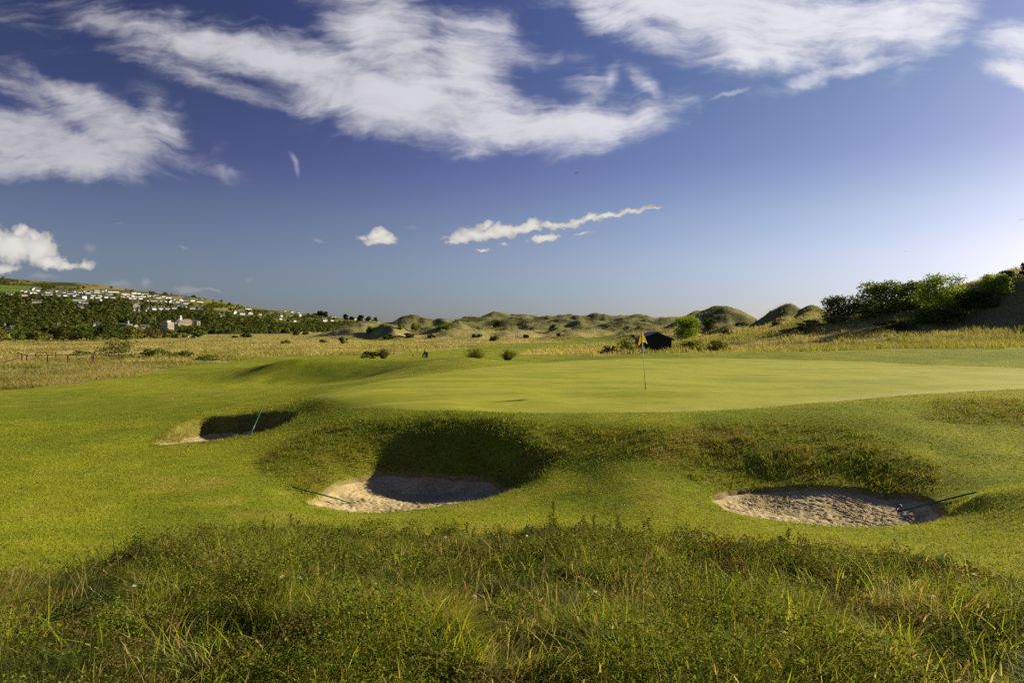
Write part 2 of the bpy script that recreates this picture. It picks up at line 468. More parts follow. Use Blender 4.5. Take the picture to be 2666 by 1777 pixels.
# grid: rings of distance x fan of bearings
RR = [0.6]
while RR[-1] < 9000:
    r = RR[-1]
    k = 0.025 if r < 5 else 0.009 if r < 10 else 0.0042 if r < 26 else 0.0075 if r < 60 else 0.010 if r < 130 else 0.013 if r < 700 else 0.02 if r < 2600 else 0.06
    RR.append(r * (1 + k))
RR = np.array(RR)
TH = np.concatenate([np.linspace(-math.pi, -0.86, 60, endpoint=False), np.arange(-0.86, 0.86, 0.0019), np.linspace(0.86, math.pi, 61)])
GT, GR = np.meshgrid(TH, RR)
GX, GY = GR * np.sin(GT), GR * np.cos(GT)
GZ = ground_z(GX, GY)
_LR = np.log(RR)
def terr(x, y):
    """world ground height, from the grid"""
    x = np.asarray(x, float); y = np.asarray(y, float)
    th = np.arctan2(x, y); lr = np.log(np.maximum(np.hypot(x, y), RR[0]))
    fi = np.interp(lr, _LR, np.arange(len(RR))); fj = np.interp(th, TH, np.arange(len(TH)))
    i = np.clip(fi.astype(int), 0, len(RR) - 2); j = np.clip(fj.astype(int), 0, len(TH) - 2)
    a, b = fi - i, fj - j
    return (GZ[i, j] * (1 - a) * (1 - b) + GZ[i + 1, j] * a * (1 - b) + GZ[i, j + 1] * (1 - a) * b + GZ[i + 1, j + 1] * a * b) + EYE
def at(u, v, dmin=2.0, dmax=1500.0):
    return hit(u, v, lambda x, y: terr(x, y) - EYE, dmin, dmax)
# ------------------------------------------------------------------ ground cover
MOWN = [(-600,1027),(0,1015),(100,1008),(200,998),(300,986),(400,968),(480,953),(560,945),(640,937),(690,930),(760,927),(1000,924),(1120,914),(1200,906),
        (1290,897),(1370,892),(1480,890),(1500,884),(1610,879),(1640,886),(1560,893),(1450,903),(1400,909),(1350,922),(1420,924),(1535,922),(1545,927),(1600,924),
        (1680,919),(1900,917),(2100,915),(2300,908),(2666,904),(3300,893),(3300,2600),(-600,2600)]
FAR_MOWN = [[(900,884),(960,881),(1085,882),(1080,887),(960,888)], [(1440,881),(1500,878),(1600,878),(1612,883),(1560,886),(1450,885)], [(1250,884),(1300,881),(1330,883),(1290,888)]]
BANKROUGH = [  # longer grass on the bunker banks
    [(690,1175),(800,1120),(900,1098),(1000,1086),(1180,1076),(1330,1080),(1450,1100),(1560,1118),(1700,1112),(1850,1105),(1960,1100),(2060,1110),(2200,1120),(2330,1150),(2420,1200),(2450,1290),
     (2300,1300),(2000,1275),(1870,1290),(1800,1240),(1650,1190),(1500,1180),(1400,1250),(1330,1280),(1180,1240),(1000,1230),(850,1275),(790,1310),(740,1270),(690,1230)],
    [(2380,1075),(2460,1050),(2560,1045),(2700,1040),(2700,1110),(2560,1100),(2450,1095)],
    [(400,1160),(420,1120),(530,1083),(690,1068),(775,1072),(775,1095),(700,1120),(560,1148)]]

def zone_mask(u, v, y, poly, soft, dmin, dmax, amp=3.0):
    m = np.zeros(u.shape)
    us = [p[0] for p in poly]; vs = [p[1] for p in poly]
    k = (u > min(us) - 40) & (u < max(us) + 40) & (v > min(vs) - 20) & (v < max(vs) + 20) & (y > dmin) & (y < dmax)
    if k.any():
        d = poly_dist(u[k], v[k], poly)
        m[k] = sstep(-soft, soft, d)
    return m

def cover(x, y, z):
    """weights of the ground covers at points of the ground (z in world)"""
    u, v = project(x, y, z)
    front = y > 0.5
    u = np.where(front, u, -5000); v = np.where(front, v, 5000)
    r = np.hypot(x, y)
    nz = (fbm(x, y, 2.0, 3, 61) - 0.5)
    uj = u + nz * 16; vj = v + (fbm(x, y, 1.2, 3, 62) - 0.5) * np.clip(400 / np.maximum(r, 6), 2, 16)
    mown = zone_mask(uj, vj, y, MOWN, 1.6, 2, 330)
    mown = np.where(y < 40, np.maximum(mown, ((v > 1030)).astype(float)), mown)
    for p in FAR_MOWN: mown = np.maximum(mown, zone_mask(u, vj, y, p, 1.0, 120, 420))
    rb = np.interp(u, ROUGH_EDGE_U, ROUGH_EDGE_D) + nz * 1.1
    fore = np.where(front, 1 - sstep(-0.25, 0.25, y - rb), 1.0)
    green = np.zeros_like(x)
    k = (y > 18) & (y < 50)
    if k.any(): green[k] = sstep(-0.05, 0.05, poly_dist(x[k], y[k], GREEN))
    bank = np.zeros_like(x)
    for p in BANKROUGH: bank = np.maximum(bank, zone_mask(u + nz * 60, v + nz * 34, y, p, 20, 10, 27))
    return u, v, r, mown, fore, green, bank

def lerp3(a, b, t): return np.asarray(a) * (1 - t[..., None]) + np.asarray(b) * t[..., None]
C_FAIR, C_FAIR2 = (0.275, 0.292, 0.021), (0.195, 0.232, 0.017)
C_DRYPATCH = (0.300, 0.250, 0.055)
C_GREEN, C_GREEN2, C_GREEN3 = (0.385, 0.385, 0.040), (0.285, 0.312, 0.022), (0.430, 0.400, 0.115)
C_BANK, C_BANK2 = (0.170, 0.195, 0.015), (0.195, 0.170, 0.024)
C_STRAW, C_STRAW2, C_STRAWG = (0.430, 0.365, 0.165), (0.320, 0.270, 0.105), (0.205, 0.205, 0.048)
C_DUNE, C_DUNE2 = (0.225, 0.215, 0.085), (0.110, 0.115, 0.036)
C_WOOD = (0.060, 0.075, 0.018)

def ground_colour(x, y, z):
    u, v, r, mown, fore, green, bank = cover(x, y, z)
    n1 = fbm(x, y, 4.5, 4, 71); n2 = fbm(x, y, 0.9, 3, 72); n3 = fbm(x, y, 13, 3, 73)
    streak = fbm(x * 0.55, y * 2.6, 1.9, 3, 74)
    c = lerp3(C_FAIR2, C_FAIR, sstep(0.36, 0.64, 0.6 * n1 + 0.4 * n2))
    c = lerp3(c, C_DRYPATCH, sstep(0.60, 0.80, n3 * 0.55 + n2 * 0.45) * 0.65)
    g = lerp3(C_GREEN2, C_GREEN, sstep(0.36, 0.60, 0.45 * streak + 0.35 * n1 + 0.20 * fbm(x, y * 2.2, 0.7, 3, 75)))
    edge = np.zeros_like(x)
    k = (y > 18) & (y < 50)
    if k.any(): edge[k] = poly_dist(x[k], y[k], GREEN)
    dry = sstep(0.0, 0.1, edge) * (1 - sstep(0.2, 1.6, edge)) * sstep(0.35, 0.6, n1) * (y < 24)
    dry = np.maximum(dry, sstep(0.62, 0.78, n3 * 0.5 + streak * 0.5) * 0.6)
    g = lerp3(g, C_GREEN3, dry * 0.75)
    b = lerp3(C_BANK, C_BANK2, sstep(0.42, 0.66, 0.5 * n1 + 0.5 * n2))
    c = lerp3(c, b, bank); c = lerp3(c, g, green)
    # unmown land
    m1 = fbm(x, y, 9, 4, 81); m2 = fbm(x, y, 30, 4, 82)
    s = lerp3(C_STRAW2, C_STRAW, sstep(0.4, 0.62, m1))
    s = lerp3(s, C_STRAWG, sstep(0.46, 0.62, 0.5 * m2 + 0.5 * fbm(x, y, 5, 3, 83)) * 0.9)
    hillside = sstep(1950, 2120, u) * (y < 140)
    rightrough = sstep(1560, 1700, u) * (y < 140)
    s = lerp3(s, lerp3(C_STRAWG, C_STRAW2, sstep(0.4, 0.6, m1)), rightrough * 0.8)
    s = lerp3(s, lerp3((0.160, 0.172, 0.060), (0.250, 0.230, 0.095), sstep(0.42, 0.62, m1)), hillside * sstep(-2.2, 1.5, z - EYE) * 0.9)
    lime = hillside * (1 - sstep(64, 70, y)) * (1 - mown)
    s = lerp3(s, (0.19, 0.20, 0.035), lime * sstep(0.35, 0.6, m1) * 0.8)
    nearleft = (u < 650) * (y < 70)
    s = lerp3(s, lerp3(C_STRAW2, (0.15, 0.16, 0.03), sstep(0.46, 0.6, m1)), nearleft * 0.75)
    dn = sstep(-1.6, 1.2, z - EYE) * (y > 150) * (u > 880)
    rid = fbm(x * 1.0, y, 10, 4, 84)
    dd = lerp3(C_DUNE, C_DUNE2, sstep(0.46, 0.62, rid * 0.6 + m2 * 0.4))
    dd = lerp3(dd, (0.16, 0.10, 0.075), sstep(0.55, 0.72, m2) * sstep(1480, 1600, u) * (z < EYE + 3) * 0.6)
    s = lerp3(s, dd, dn)
    # far hillside: woods below, hedged fields above
    hill = ((y > 640) & (hill_z(np.where(y > 1, x / np.maximum(y, 1), 9), y) > -4.1)).astype(float)
    sky = np.interp(u, SKY_U, SKY_V)
    top = v - sky
    fld = 1 - sstep(24, 34, top + (fbm(x, y, 180, 3, 91) - 0.5) * 30)
    hedge = sstep(0.50, 0.60, fbm(x * 1.6, y * 0.55, 70, 4, 92))
    hc = lerp3((0.165, 0.170, 0.035), (0.24, 0.20, 0.06), sstep(0.45, 0.65, fbm(x, y, 200, 2, 93)))
    pasture = in_poly(u, v, [(-900,770),(-900,742),(0,740),(70,743),(112,748),(108,758),(60,760),(0,770)])
    hc = np.where(pasture[..., None], np.array((0.150, 0.205, 0.030)), hc)
    hedge = np.where(pasture, 0, hedge)
    hc = lerp3(hc, (0.060, 0.068, 0.020), hedge)
    hc = lerp3(np.broadcast_to(C_WOOD, hc.shape), hc, fld)
    clear = 0
    for p in ([(970,835),(1010,832),(1080,836),(1060,842),(980,842)], [(560,798),(620,803),(640,812),(560,806)], [(380,770),(470,770),(500,782),(420,780)]):
        clear = np.maximum(clear, in_poly(u, v, p))
    hc = lerp3(hc, (0.27, 0.22, 0.08), clear * 0.8)
    s = lerp3(s, hc, hill)
    # sandy scar at the top of the right bank and worn sand in the big dune's notch
    for p in ([(2636,712),(2662,700),(2680,706),(2660,722),(2640,726)], [(1800,832),(1822,820),(1832,838),(1815,846)]):
        s = lerp3(s, (0.50, 0.44, 0.34), in_poly(u, v, p).astype(float) * (0.8))
    out = lerp3(s, c, mown)
    k = (y > 9) & (y < 27) & (np.abs(x) < 14)
    if k.any():                                          # bare sandy soil under the bunker lips
        bx, by = x[k], y[k]
        soil = sstep(-0.05, 0.02, np.maximum(poly_dist(bx, by, SAND_C), poly_dist(bx, by, SAND_R)) + (fbm(bx, by, 0.2, 2, 46) - 0.5) * 0.08)
        o2 = lerp3(out[k], (0.26, 0.20, 0.10), soil)
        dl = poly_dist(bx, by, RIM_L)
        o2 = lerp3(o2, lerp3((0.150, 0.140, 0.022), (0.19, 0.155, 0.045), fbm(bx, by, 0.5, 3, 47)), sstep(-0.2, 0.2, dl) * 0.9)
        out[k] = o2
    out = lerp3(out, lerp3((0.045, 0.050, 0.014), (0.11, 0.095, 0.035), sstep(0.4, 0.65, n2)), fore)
    out = np.where((y < 0.5)[..., None], np.array((0.14, 0.13, 0.04)), out)
    return out

def shape_ground():
    ny, nx = GX.shape
    col = ground_colour(GX.ravel(), GY.ravel(), GZ.ravel() + EYE)
    gz = GZ.copy()
    k = (GY > 17) & (GY < 52)
    d = poly_dist(GX[k], GY[k], GREEN)
    gz[k] -= 0.035 * sstep(0.0, 0.35, d)                # the green is its own sheet
    V = np.stack([GX.ravel(), GY.ravel(), gz.ravel() + EYE], 1)
    idx = np.arange(ny * nx).reshape(ny, nx)
    Q = np.stack([idx[:-1, :-1], idx[:-1, 1:], idx[1:, 1:], idx[1:, :-1]], -1)
    cy, cx = GY[:-1, :-1], GX[:-1, :-1]; cz = GZ[:-1, :-1]
    a = np.where(cy > 1, cx / np.maximum(cy, 1), 9)
    ishill = (cy > 640) & (hill_z(a, cy) > -4.15)
    uu = CU + FPX * a
    isdune = (~ishill) & (cy > 146) & (cy < 640) & (uu > 840) & (uu < 2300)
    m = attr_mat('turf', rough=0.95, spec=0.05, nscale=(1.3, 9.0, 45.0), var=0.17, bump=0.8, bscale=30, bdist=0.04)
    mh = attr_mat('hill_cover', rough=0.95, spec=0.05, nscale=(0.02, 0.11), var=0.2, bump=0.6, bscale=0.25, bdist=2.0)
    md = attr_mat('marram', rough=0.95, spec=0.05, nscale=(0.25, 1.2), var=0.2, bump=0.8, bscale=0.9, bdist=0.6)
    for name, mask, mat in (('ground', ~(ishill | isdune), m), ('dunes', isdune, md), ('hillside', ishill, mh)):
        q = Q[mask].reshape(-1, 4)
        used, inv = np.unique(q, return_inverse=True)
        o = obj_np(name, V[used], mat, quads=inv.reshape(-1, 4)[:, ::-1], col=col[used], smooth=True)
        structure(o)

def sheet(name, poly, step, zfun, colfun, mat, edge_amp=0.0, edge_scale=0.25, inset=None):
    p = np.array(poly); x0, y0 = p.min(0) - 0.4; x1, y1 = p.max(0) + 0.4
    xs, ys = np.arange(x0, x1, step), np.arange(y0, y1, step)
    X, Y = np.meshgrid(xs, ys)
    d = poly_dist(X.ravel(), Y.ravel(), poly).reshape(X.shape)
    Z = zfun(X, Y, d)
    if inset is not None: d = d - inset(X, Y)
    if edge_amp: d = d + (fbm(X, Y, edge_scale, 3, 44) - 0.5) * edge_amp
    idx = np.arange(X.size).reshape(X.shape)
    Q = np.stack([idx[:-1, :-1], idx[:-1, 1:], idx[1:, 1:], idx[1:, :-1]], -1)
    keep = np.maximum(np.maximum(d[:-1, :-1], d[1:, 1:]), np.maximum(d[1:, :-1], d[:-1, 1:])) > 0
    q = Q[keep].reshape(-1, 4)
    used, inv = np.unique(q, return_inverse=True)
    V = np.stack([X.ravel(), Y.ravel(), Z.ravel()], 1)[used]
    c = colfun(V[:, 0], V[:, 1], V[:, 2])
    return obj_np(name, V, mat, quads=inv.reshape(-1, 4), col=c, smooth=True)

shape_ground()
mg = attr_mat('green_turf', rough=0.9, spec=0.08, nscale=(6.0, 60.0), var=0.07, bump=0.25, bscale=90, bdist=0.008)
g_xy = None
def green_z(X, Y, d): return terr(X, Y) + 0.006 * sstep(0, .3, d) - 0.012 * (1 - sstep(-0.3, 0.0, d))
structure(sheet('putting_green', GREEN, 0.11, green_z, ground_colour, mg))

# sand ------------------------------------------------------------------
def sand_relief(X, Y, d, ang, rake):
    ca, sa = math.cos(ang), math.sin(ang)
    U, W = X * ca + Y * sa, -X * sa + Y * ca
    W = W + (fbm(X, Y, 1.1, 2, 52) - 0.5) * 0.5
    ridg = np.sin(W * 2 * math.pi / 0.085) * (0.35 + 0.65 * sstep(0.4, 0.6, fbm(X, Y, 0.8, 3, 53)))
    foot = fbm(X, Y, 0.12, 2, 54)
    foot2 = fbm(X, Y, 0.42, 2, 55)
    return rake * 0.011 * ridg + (foot - 0.5) * 0.055 + (foot2 - 0.5) * 0.045 - 0.030 * sstep(0.52, 0.66, foot) + (fbm(X, Y, 0.055, 2, 56) - 0.5) * 0.028
def sand_col(x, y, z):
    n = fbm(x, y, 0.5, 4, 57)
    return lerp3((0.420, 0.325, 0.165), (0.550, 0.440, 0.245), sstep(0.3, 0.7, n))
ms = attr_mat('sand', rough=0.95, spec=0.1, nscale=(14.0, 120.0), var=0.10, bump=0.6, bscale=70, bdist=0.012)
for poly, ang, rk, nm in ((SAND_C, 0.9, 1.0, 'c'), (SAND_R, 2.1, 1.3, 'r'), (RIM_L, 0.3, 1.0, 'l')):
    if nm == 'l':
        f = lambda X, Y, d, a=ang, k=rk: base_z(X, Y) + EYE - left_profile(X, Y, d) - 0.02 + sand_relief(X, Y, d, a, k) * 0.6 * sstep(0.1, 0.6, d)
        o = sheet('bunker_sand', poly, 0.045, f, sand_col, ms, 0.1, 0.3, inset=left_wall)
    else:
        f = lambda X, Y, d, a=ang, k=rk: base_z(X, Y) + EYE - 0.085 - 0.03 * sstep(0.0, 0.5, d) + sand_relief(X, Y, d, a, k) * sstep(-0.05, 0.35, d)
        o = sheet('bunker_sand', poly, 0.026, f, sand_col, ms, 0.16, 0.3)
    structure(o)
# ------------------------------------------------------------------ sky, sun, camera
def build_world():
    w = bpy.data.worlds.new('World'); scene.world = w; w.use_nodes = True
    t = NT(w.node_tree)
    for n in list(t.n): t.n.remove(n)
    out = t.node('ShaderNodeOutputWorld'); bg = t.node('ShaderNodeBackground')
    sky = t.node('ShaderNodeTexSky', sky_type='NISHITA', sun_disc=False)
    sky.sun_elevation = SUN_EL; sky.sun_rotation = SUN_AZ
    sky.altitude = 0; sky.air_density = SKY_AIR; sky.dust_density = SKY_DUST; sky.ozone_density = SKY_OZONE
    D = t.node('ShaderNodeTexCoord').outputs['Generated']
    D = t.vmath('NORMALIZE', D)
    x, y, z = t.sep(D)
    # a polarising filter: darkest a right angle away from the sun
    dot = t.vmath('DOT_PRODUCT', D, tuple(SUN_DIR))
    s2 = t.math('SUBTRACT', 1.0, t.math('MULTIPLY', dot, dot))
    high = t.mapr(z, 0.0, 0.5, 0.55, 1.0)
    pol = t.math('SUBTRACT', 1.0, t.math('MULTIPLY', t.math('MULTIPLY', t.math('POWER', s2, 1.5), high), SKY_POL))
    cr = t.node('ShaderNodeValToRGB'); t.put(cr.inputs[0], t.math('MULTIPLY', z, 2.0))
    el = cr.color_ramp.elements
    while len(el) < len(SKY_RAMP): el.new(0.5)
    for e, (zz, rgb) in zip(el, SKY_RAMP): e.position = zz * 2; e.color = tuple(rgb) + (1,)
    tint = cr.outputs[0]
    base = t.vmath('MULTIPLY', sky.outputs[0], tint)
    side = t.mix(t.mapr(s2, 0.25, 0.95), (0.84, 0.93, 0.95, 1), (0.96, 0.90, 1.17, 1))
    base = t.vmath('MULTIPLY', base, t.mix(t.mapr(z, 0.06, 0.26), (1, 1, 1, 1), side))
    base = t.vmath('SCALE', base, scale=pol)
    yc = t.math('MAXIMUM', y, 0.08)
    U = t.math('MULTIPLY_ADD', t.math('DIVIDE', x, yc), 1.777, 1.333)
    V = t.math('SUBTRACT', 0.860, t.math('MULTIPLY', t.math('DIVIDE', z, yc), 1.777))
    P = t.comb(U, V, 0.0)
    _n = t.noise
    t.noise = lambda *a, **k: _n(*a, **dict(k, dim='2D'))
    def blobs(coord, lst, k=0.12):
        acc = None
        for (cx, cy, rx, ry, rot, a) in lst:
            q = coord
            if acc is not None:                     # ties each term to the one before, which keeps the shader's stack short
                nd = t.node('ShaderNodeVectorMath', operation='MULTIPLY_ADD')
                t.put(nd.inputs[0], acc); nd.inputs[1].default_value = (1e-7, 1e-7, 0); t.put(nd.inputs[2], coord); q = nd.outputs[0]
            m = t.mapping(q, (cx / 1000, cy / 1000, 0), (0, 0, math.radians(rot)), (rx / 1000, ry / 1000, 1), 'TEXTURE')
            f = t.math('MULTIPLY', t.math('SUBTRACT', 1.0, t.vmath('LENGTH', m)), a)
            acc = f if acc is None else t.math('SMOOTH_MAX', acc, f, k)
        return acc
    # -- cirrus sheets: fibres run down to the right, combed and curled by a slow warp
    warp = t.noise(P, 2.2, 2, 0.5, out=1)
    warp2 = t.noise(P, 9.0, 4, 0.6, out=1)
    Pw = t.vmath('ADD', P, t.vmath('SCALE', t.vmath('SUBTRACT', warp, (0.5, 0.5, 0.5)), scale=0.16))
    Pw = t.vmath('ADD', Pw, t.vmath('SCALE', t.vmath('SUBTRACT', warp2, (0.5, 0.5, 0.5)), scale=0.032))
    fib = t.noise(t.mapping(Pw, rot=(0, 0, math.radians(-22)), scale=(2.2, 11.0, 1)), 1.5, 8, 0.60, 0.35)
    fibf = t.noise(t.mapping(Pw, rot=(0, 0, math.radians(-24)), scale=(5.0, 34.0, 1)), 2.0, 6, 0.68, 0.25)
    fluff = t.noise(t.mapping(Pw, rot=(0, 0, math.radians(-22)), scale=(1.0, 1.9, 1)), 4.5, 8, 0.60, 0.15)
    tex = t.math('ADD', t.math('MULTIPLY', fib, 0.42), t.math('ADD', t.math('MULTIPLY', fibf, 0.15), t.math('MULTIPLY', fluff, 0.43)))
    Pb = t.vmath('ADD', P, t.vmath('SCALE', t.vmath('SUBTRACT', warp2, (0.5, 0.5, 0.5)), scale=0.05))
    cir = blobs(Pb, CIRRUS)
    body = t.mapr(cir, -0.10, 0.75, 0.0, 1.0, 'LINEAR')
    d1 = t.mapr(t.math('MULTIPLY_ADD', t.math('SUBTRACT', tex, 0.5), 4.8, t.math('MULTIPLY_ADD', body, 1.80, -0.45)), -0.45, 1.50, 0.0, 1.0)
    d1 = t.math('MULTIPLY', d1, t.mapr(cir, -0.30, 0.25))
    wis = blobs(Pw, WISPS, 0.05)
    d2 = t.math('MULTIPLY', t.mapr(t.math('MULTIPLY_ADD', t.math('SUBTRACT', tex, 0.5), 2.6, wis), 0.1, 1.3), 0.62)
    d2 = t.math('MULTIPLY', d2, t.mapr(wis, 0.0, 0.4))
    # -- small fair weather cumulus low over the horizon
    puff = t.noise(P, 26.0, 6, 0.55, out=1); puff2 = t.noise(P, 9.0, 2, 0.5, out=1)
    Pc = t.vmath('ADD', P, t.vmath('SCALE', t.vmath('SUBTRACT', puff, (0.5, 0.5, 0.5)), scale=0.030))
    Pc = t.vmath('ADD', Pc, t.vmath('SCALE', t.vmath('SUBTRACT', puff2, (0.5, 0.5, 0.5)), scale=0.018))
    cum = blobs(Pc, CUMULUS, 0.06)
    d3 = t.mapr(t.math('MULTIPLY_ADD', t.math('SUBTRACT', t.noise(P, 40.0, 5, 0.6), 0.5), 0.9, cum), 0.02, 0.36)
    faint = blobs(Pc, FAINT, 0.05)
    d4 = t.math('MULTIPLY', t.mapr(faint, 0.05, 0.8), 0.42)
    front = t.mapr(y, 0.10, 0.30)
    ci = t.math('MULTIPLY', t.math('MAXIMUM', d1, d2), front)
    cu = t.math('MULTIPLY', d3, front)
    d4 = t.math('MULTIPLY', d4, front)
    # lit tops, greyer where thick or low
    sunside = t.mapr(U, 0.2, 2.3, 0.0, 1.0, 'LINEAR')
    c_ci = t.mix(sunside, CL_FAR + (1,), CL_SUN + (1,))
    shade = t.mapr(tex, 0.36, 0.62, 0.88, 1.05, 'LINEAR')
    c_ci = t.vmath('SCALE', c_ci, scale=shade)
    c_cu = t.mix(t.mapr(t.math('ADD', t.math('MULTIPLY', cum, 0.8), t.math('MULTIPLY', t.noise(Pc, 14.0, 4, 0.6), 0.6)), 0.25, 1.0), CU_EDGE + (1,), CU_CORE + (1,))
    thin = t.math('MULTIPLY', ci, 0.93)
    c = t.mix(d4, t.vmath('SCALE', base, scale=SKY_K), CU_EDGE + (1,))
    c = t.mix(thin, c, c_ci)
    c = t.mix(t.math('MULTIPLY', cu, 0.97), c, c_cu)
    t.l.new(c, bg.inputs[0]); bg.inputs[1].default_value = SKY_STRENGTH
    bg2 = t.node('ShaderNodeBackground'); t.l.new(t.vmath('SCALE', base, scale=SKY_K), bg2.inputs[0]); bg2.inputs[1].default_value = SKY_STRENGTH
    where = t.math('MULTIPLY', t.math('MULTIPLY', t.math('GREATER_THAN', y, 0.1), t.math('GREATER_THAN', z, -0.03)), t.math('GREATER_THAN', V, -0.3))
    mx = t.node('ShaderNodeMixShader'); t.put(mx.inputs[0], where)
    t.l.new(bg2.outputs[0], mx.inputs[1]); t.l.new(bg.outputs[0], mx.inputs[2]); t.l.new(mx.outputs[0], out.inputs[0])
    w.cycles.sampling_method = 'MANUAL'; w.cycles.sample_map_resolution = 512
SKY_AIR, SKY_DUST, SKY_OZONE = 1.0, 0.6, 3.0
SKY_POL = 0.62
SKY_RAMP = [(0.0, (0.78, 0.83, 1.20)), (0.045, (0.82, 0.84, 1.15)), (0.10, (1.04, 0.92, 1.10)), (0.16, (1.06, 0.91, 1.00)), (0.23, (0.92, 0.74, 0.90)), (0.31, (0.84, 0.74, 0.86)), (0.45, (0.86, 0.72, 0.94))]
SKY_STRENGTH, SKY_K = 0.0585, 1.0
CL_FAR, CL_SUN = (5.4, 5.3, 5.75), (8.2, 8.2, 8.8)
CU_EDGE, CU_CORE = (4.2, 4.1, 4.2), (7.6, 7.3, 6.8)
CIRRUS = [  # (u, v, half length, half height, tilt, weight), thousandths of the tangent frame
 (640,150,470,85,14,0.75),(360,75,260,55,8,0.55),(900,230,420,120,20,1.1),(1180,305,380,100,8,1.25),(1020,110,260,150,38,0.95),(1220,180,190,150,50,0.8),(1480,330,330,75,-6,1.0),
 (1680,300,190,55,-14,0.7),(1560,260,120,70,40,0.45),(560,215,330,36,19,0.6),(1690,240,110,32,50,0.42),(1590,215,34,70,10,0.4),
 (120,380,330,90,10,1.3),(330,350,230,80,22,1.1),(60,430,300,50,-4,1.0),(180,250,330,46,24,0.6),(430,350,120,60,60,0.6),(470,420,160,30,12,0.45),(20,220,200,40,25,0.5),
 (1900,40,520,100,10,1.25),(2150,90,420,105,-6,1.3),(1640,60,300,75,24,0.6),(2420,50,200,110,-50,1.1),(2250,170,260,36,-16,0.7),(1760,110,220,50,14,0.4),
 (2640,195,150,44,14,1.0),(2640,120,150,60,10,0.45),(1300,110,130,60,30,0.28),(40,40,160,50,10,0.25)]
WISPS = [(755,398,16,46,-22,0.9),(480,285,40,40,20,0.35),(2136,215,38,24,-10,0.9),(560,395,70,26,-30,0.4),(1840,285,150,9,-21,0.7),(1450,150,80,50,0,0.4),(1400,70,70,60,0,0.3),(1900,205,120,40,10,0.3)]
CUMULUS = [(40,640,95,50,4,1.0),(105,650,55,52,0,1.0),(60,606,36,20,0,0.8),(95,618,34,22,20,0.8),(-20,630,70,46,0,1.0),(130,680,62,24,6,0.9),(170,690,42,16,4,0.8),(225,692,26,17,0,0.85),(10,700,60,20,0,0.7),
 (985,612,38,20,0,0.95),(990,628,46,14,0,0.8),(1008,624,34,16,0,0.8),(950,620,22,12,20,0.45),
 (1235,612,60,22,0,1.0),(1200,618,40,20,0,0.8),(1262,590,34,14,-10,0.8),(1310,600,50,24,0,1.0),(1380,590,40,22,-20,0.95),(1430,588,34,14,12,0.7),(1186,632,26,12,0,0.6),(1415,622,52,13,-10,0.95),(1450,592,24,9,10,0.6),
 (1500,578,34,11,-10,0.7),(1530,566,36,13,-14,0.8),(1585,561,42,10,-10,0.85),(1640,552,50,7,-8,0.75),(1700,546,36,4,-8,0.6),(1270,610,130,17,-4,0.85),(1345,598,80,16,-4,0.85),(1470,585,60,9,-10,0.6),(1600,559,130,9,-10,0.75),(1318,636,16,6,0,0.55),(1255,655,26,6,0,0.5),(1512,608,36,5,-8,0.45)]
FAINT = [(240,648,30,22,0,0.6),(310,740,60,14,4,0.7),(385,738,26,14,10,0.8),(490,753,55,14,4,1.1),(545,755,40,7,0,0.9),(830,625,26,10,15,0.7),(480,648,22,9,15,0.7),(110,722,60,14,0,0.7),(310,585,20,6,10,0.5),(1070,592,26,8,0,0.5),(650,728,20,10,-10,0.5),(2660,575,40,7,5,0.6),(440,590,36,10,0,0.3)]
build_world()

sun = bpy.data.objects.new('sun_lamp', bpy.data.lights.new('sun_lamp', 'SUN')); link(sun)
sun.data.energy = 5.0; sun.data.angle = math.radians(0.53); sun.data.color = (1.0, 0.875, 0.60)
sun.rotation_euler = (-SUN_DIR).to_track_quat('-Z', 'Y').to_euler()

cam = bpy.data.objects.new('camera', bpy.data.cameras.new('camera')); link(cam)
cam.location = (0, 0, EYE); cam.rotation_euler = (math.pi / 2 - PITCH, 0, 0)
cam.data.sensor_width = 36; cam.data.lens = 36 * FPX / 2666; cam.data.clip_end = 20000; cam.data.clip_start = 0.05
scene.camera = cam
scene.view_settings.view_transform = 'Standard'; scene.view_settings.look = 'None'
scene.view_settings.exposure = 0.80; scene.view_settings.gamma = 1.0
scene.render.engine = 'CYCLES'
scene.cycles.max_bounces = 6; scene.cycles.diffuse_bounces = 3; scene.cycles.transparent_max_bounces = 6
scene.cycles.use_denoising = False
scene.cycles.use_adaptive_sampling = True; scene.cycles.adaptive_threshold = 0.01
# ------------------------------------------------------------------ grasses
def blades(P, h, w, yaw, lean, col, K=3, tip=None, droop=0.3):
    """curved tapering blades; P bases (N,3), lean horizontal displacement of the tip (N,2)"""
    N = len(P)
    side = np.stack([np.cos(yaw), np.sin(yaw), np.zeros(N)], 1)
    nv = 2 * K + 1
    V = np.empty((N, nv, 3), np.float32); C = np.empty((N, nv, 3), np.float32)
    ll = np.hypot(lean[:, 0], lean[:, 1])
    tipc = col if tip is None else tip
    for k in range(K + 1):
        t = k / K
        c = P.copy()
        c[:, :2] += lean * (t ** 1.7)
        c[:, 2] += h * (t - droop * t * t * np.clip(ll / np.maximum(h, 1e-3), 0, 1.5))
        cc = col * (1 - t) + tipc * t
        if k == K:
            V[:, 2 * K] = c; C[:, 2 * K] = cc
        else:
            ww = (w * (1 - 0.85 * t ** 1.5) * 0.5)[:, None]
            V[:, 2 * k] = c - side * ww; V[:, 2 * k + 1] = c + side * ww
            C[:, 2 * k] = cc; C[:, 2 * k + 1] = cc
    base = (np.arange(N) * nv)[:, None]
    Q = np.concatenate([base + np.array([[2 * k, 2 * k + 1, 2 * k + 3, 2 * k + 2]]) for k in range(K - 1)], 0) if K > 1 else None
    T = base + np.array([[2 * K - 2, 2 * K - 1, 2 * K]])
    return V.reshape(-1, 3), Q, T, C.reshape(-1, 3)

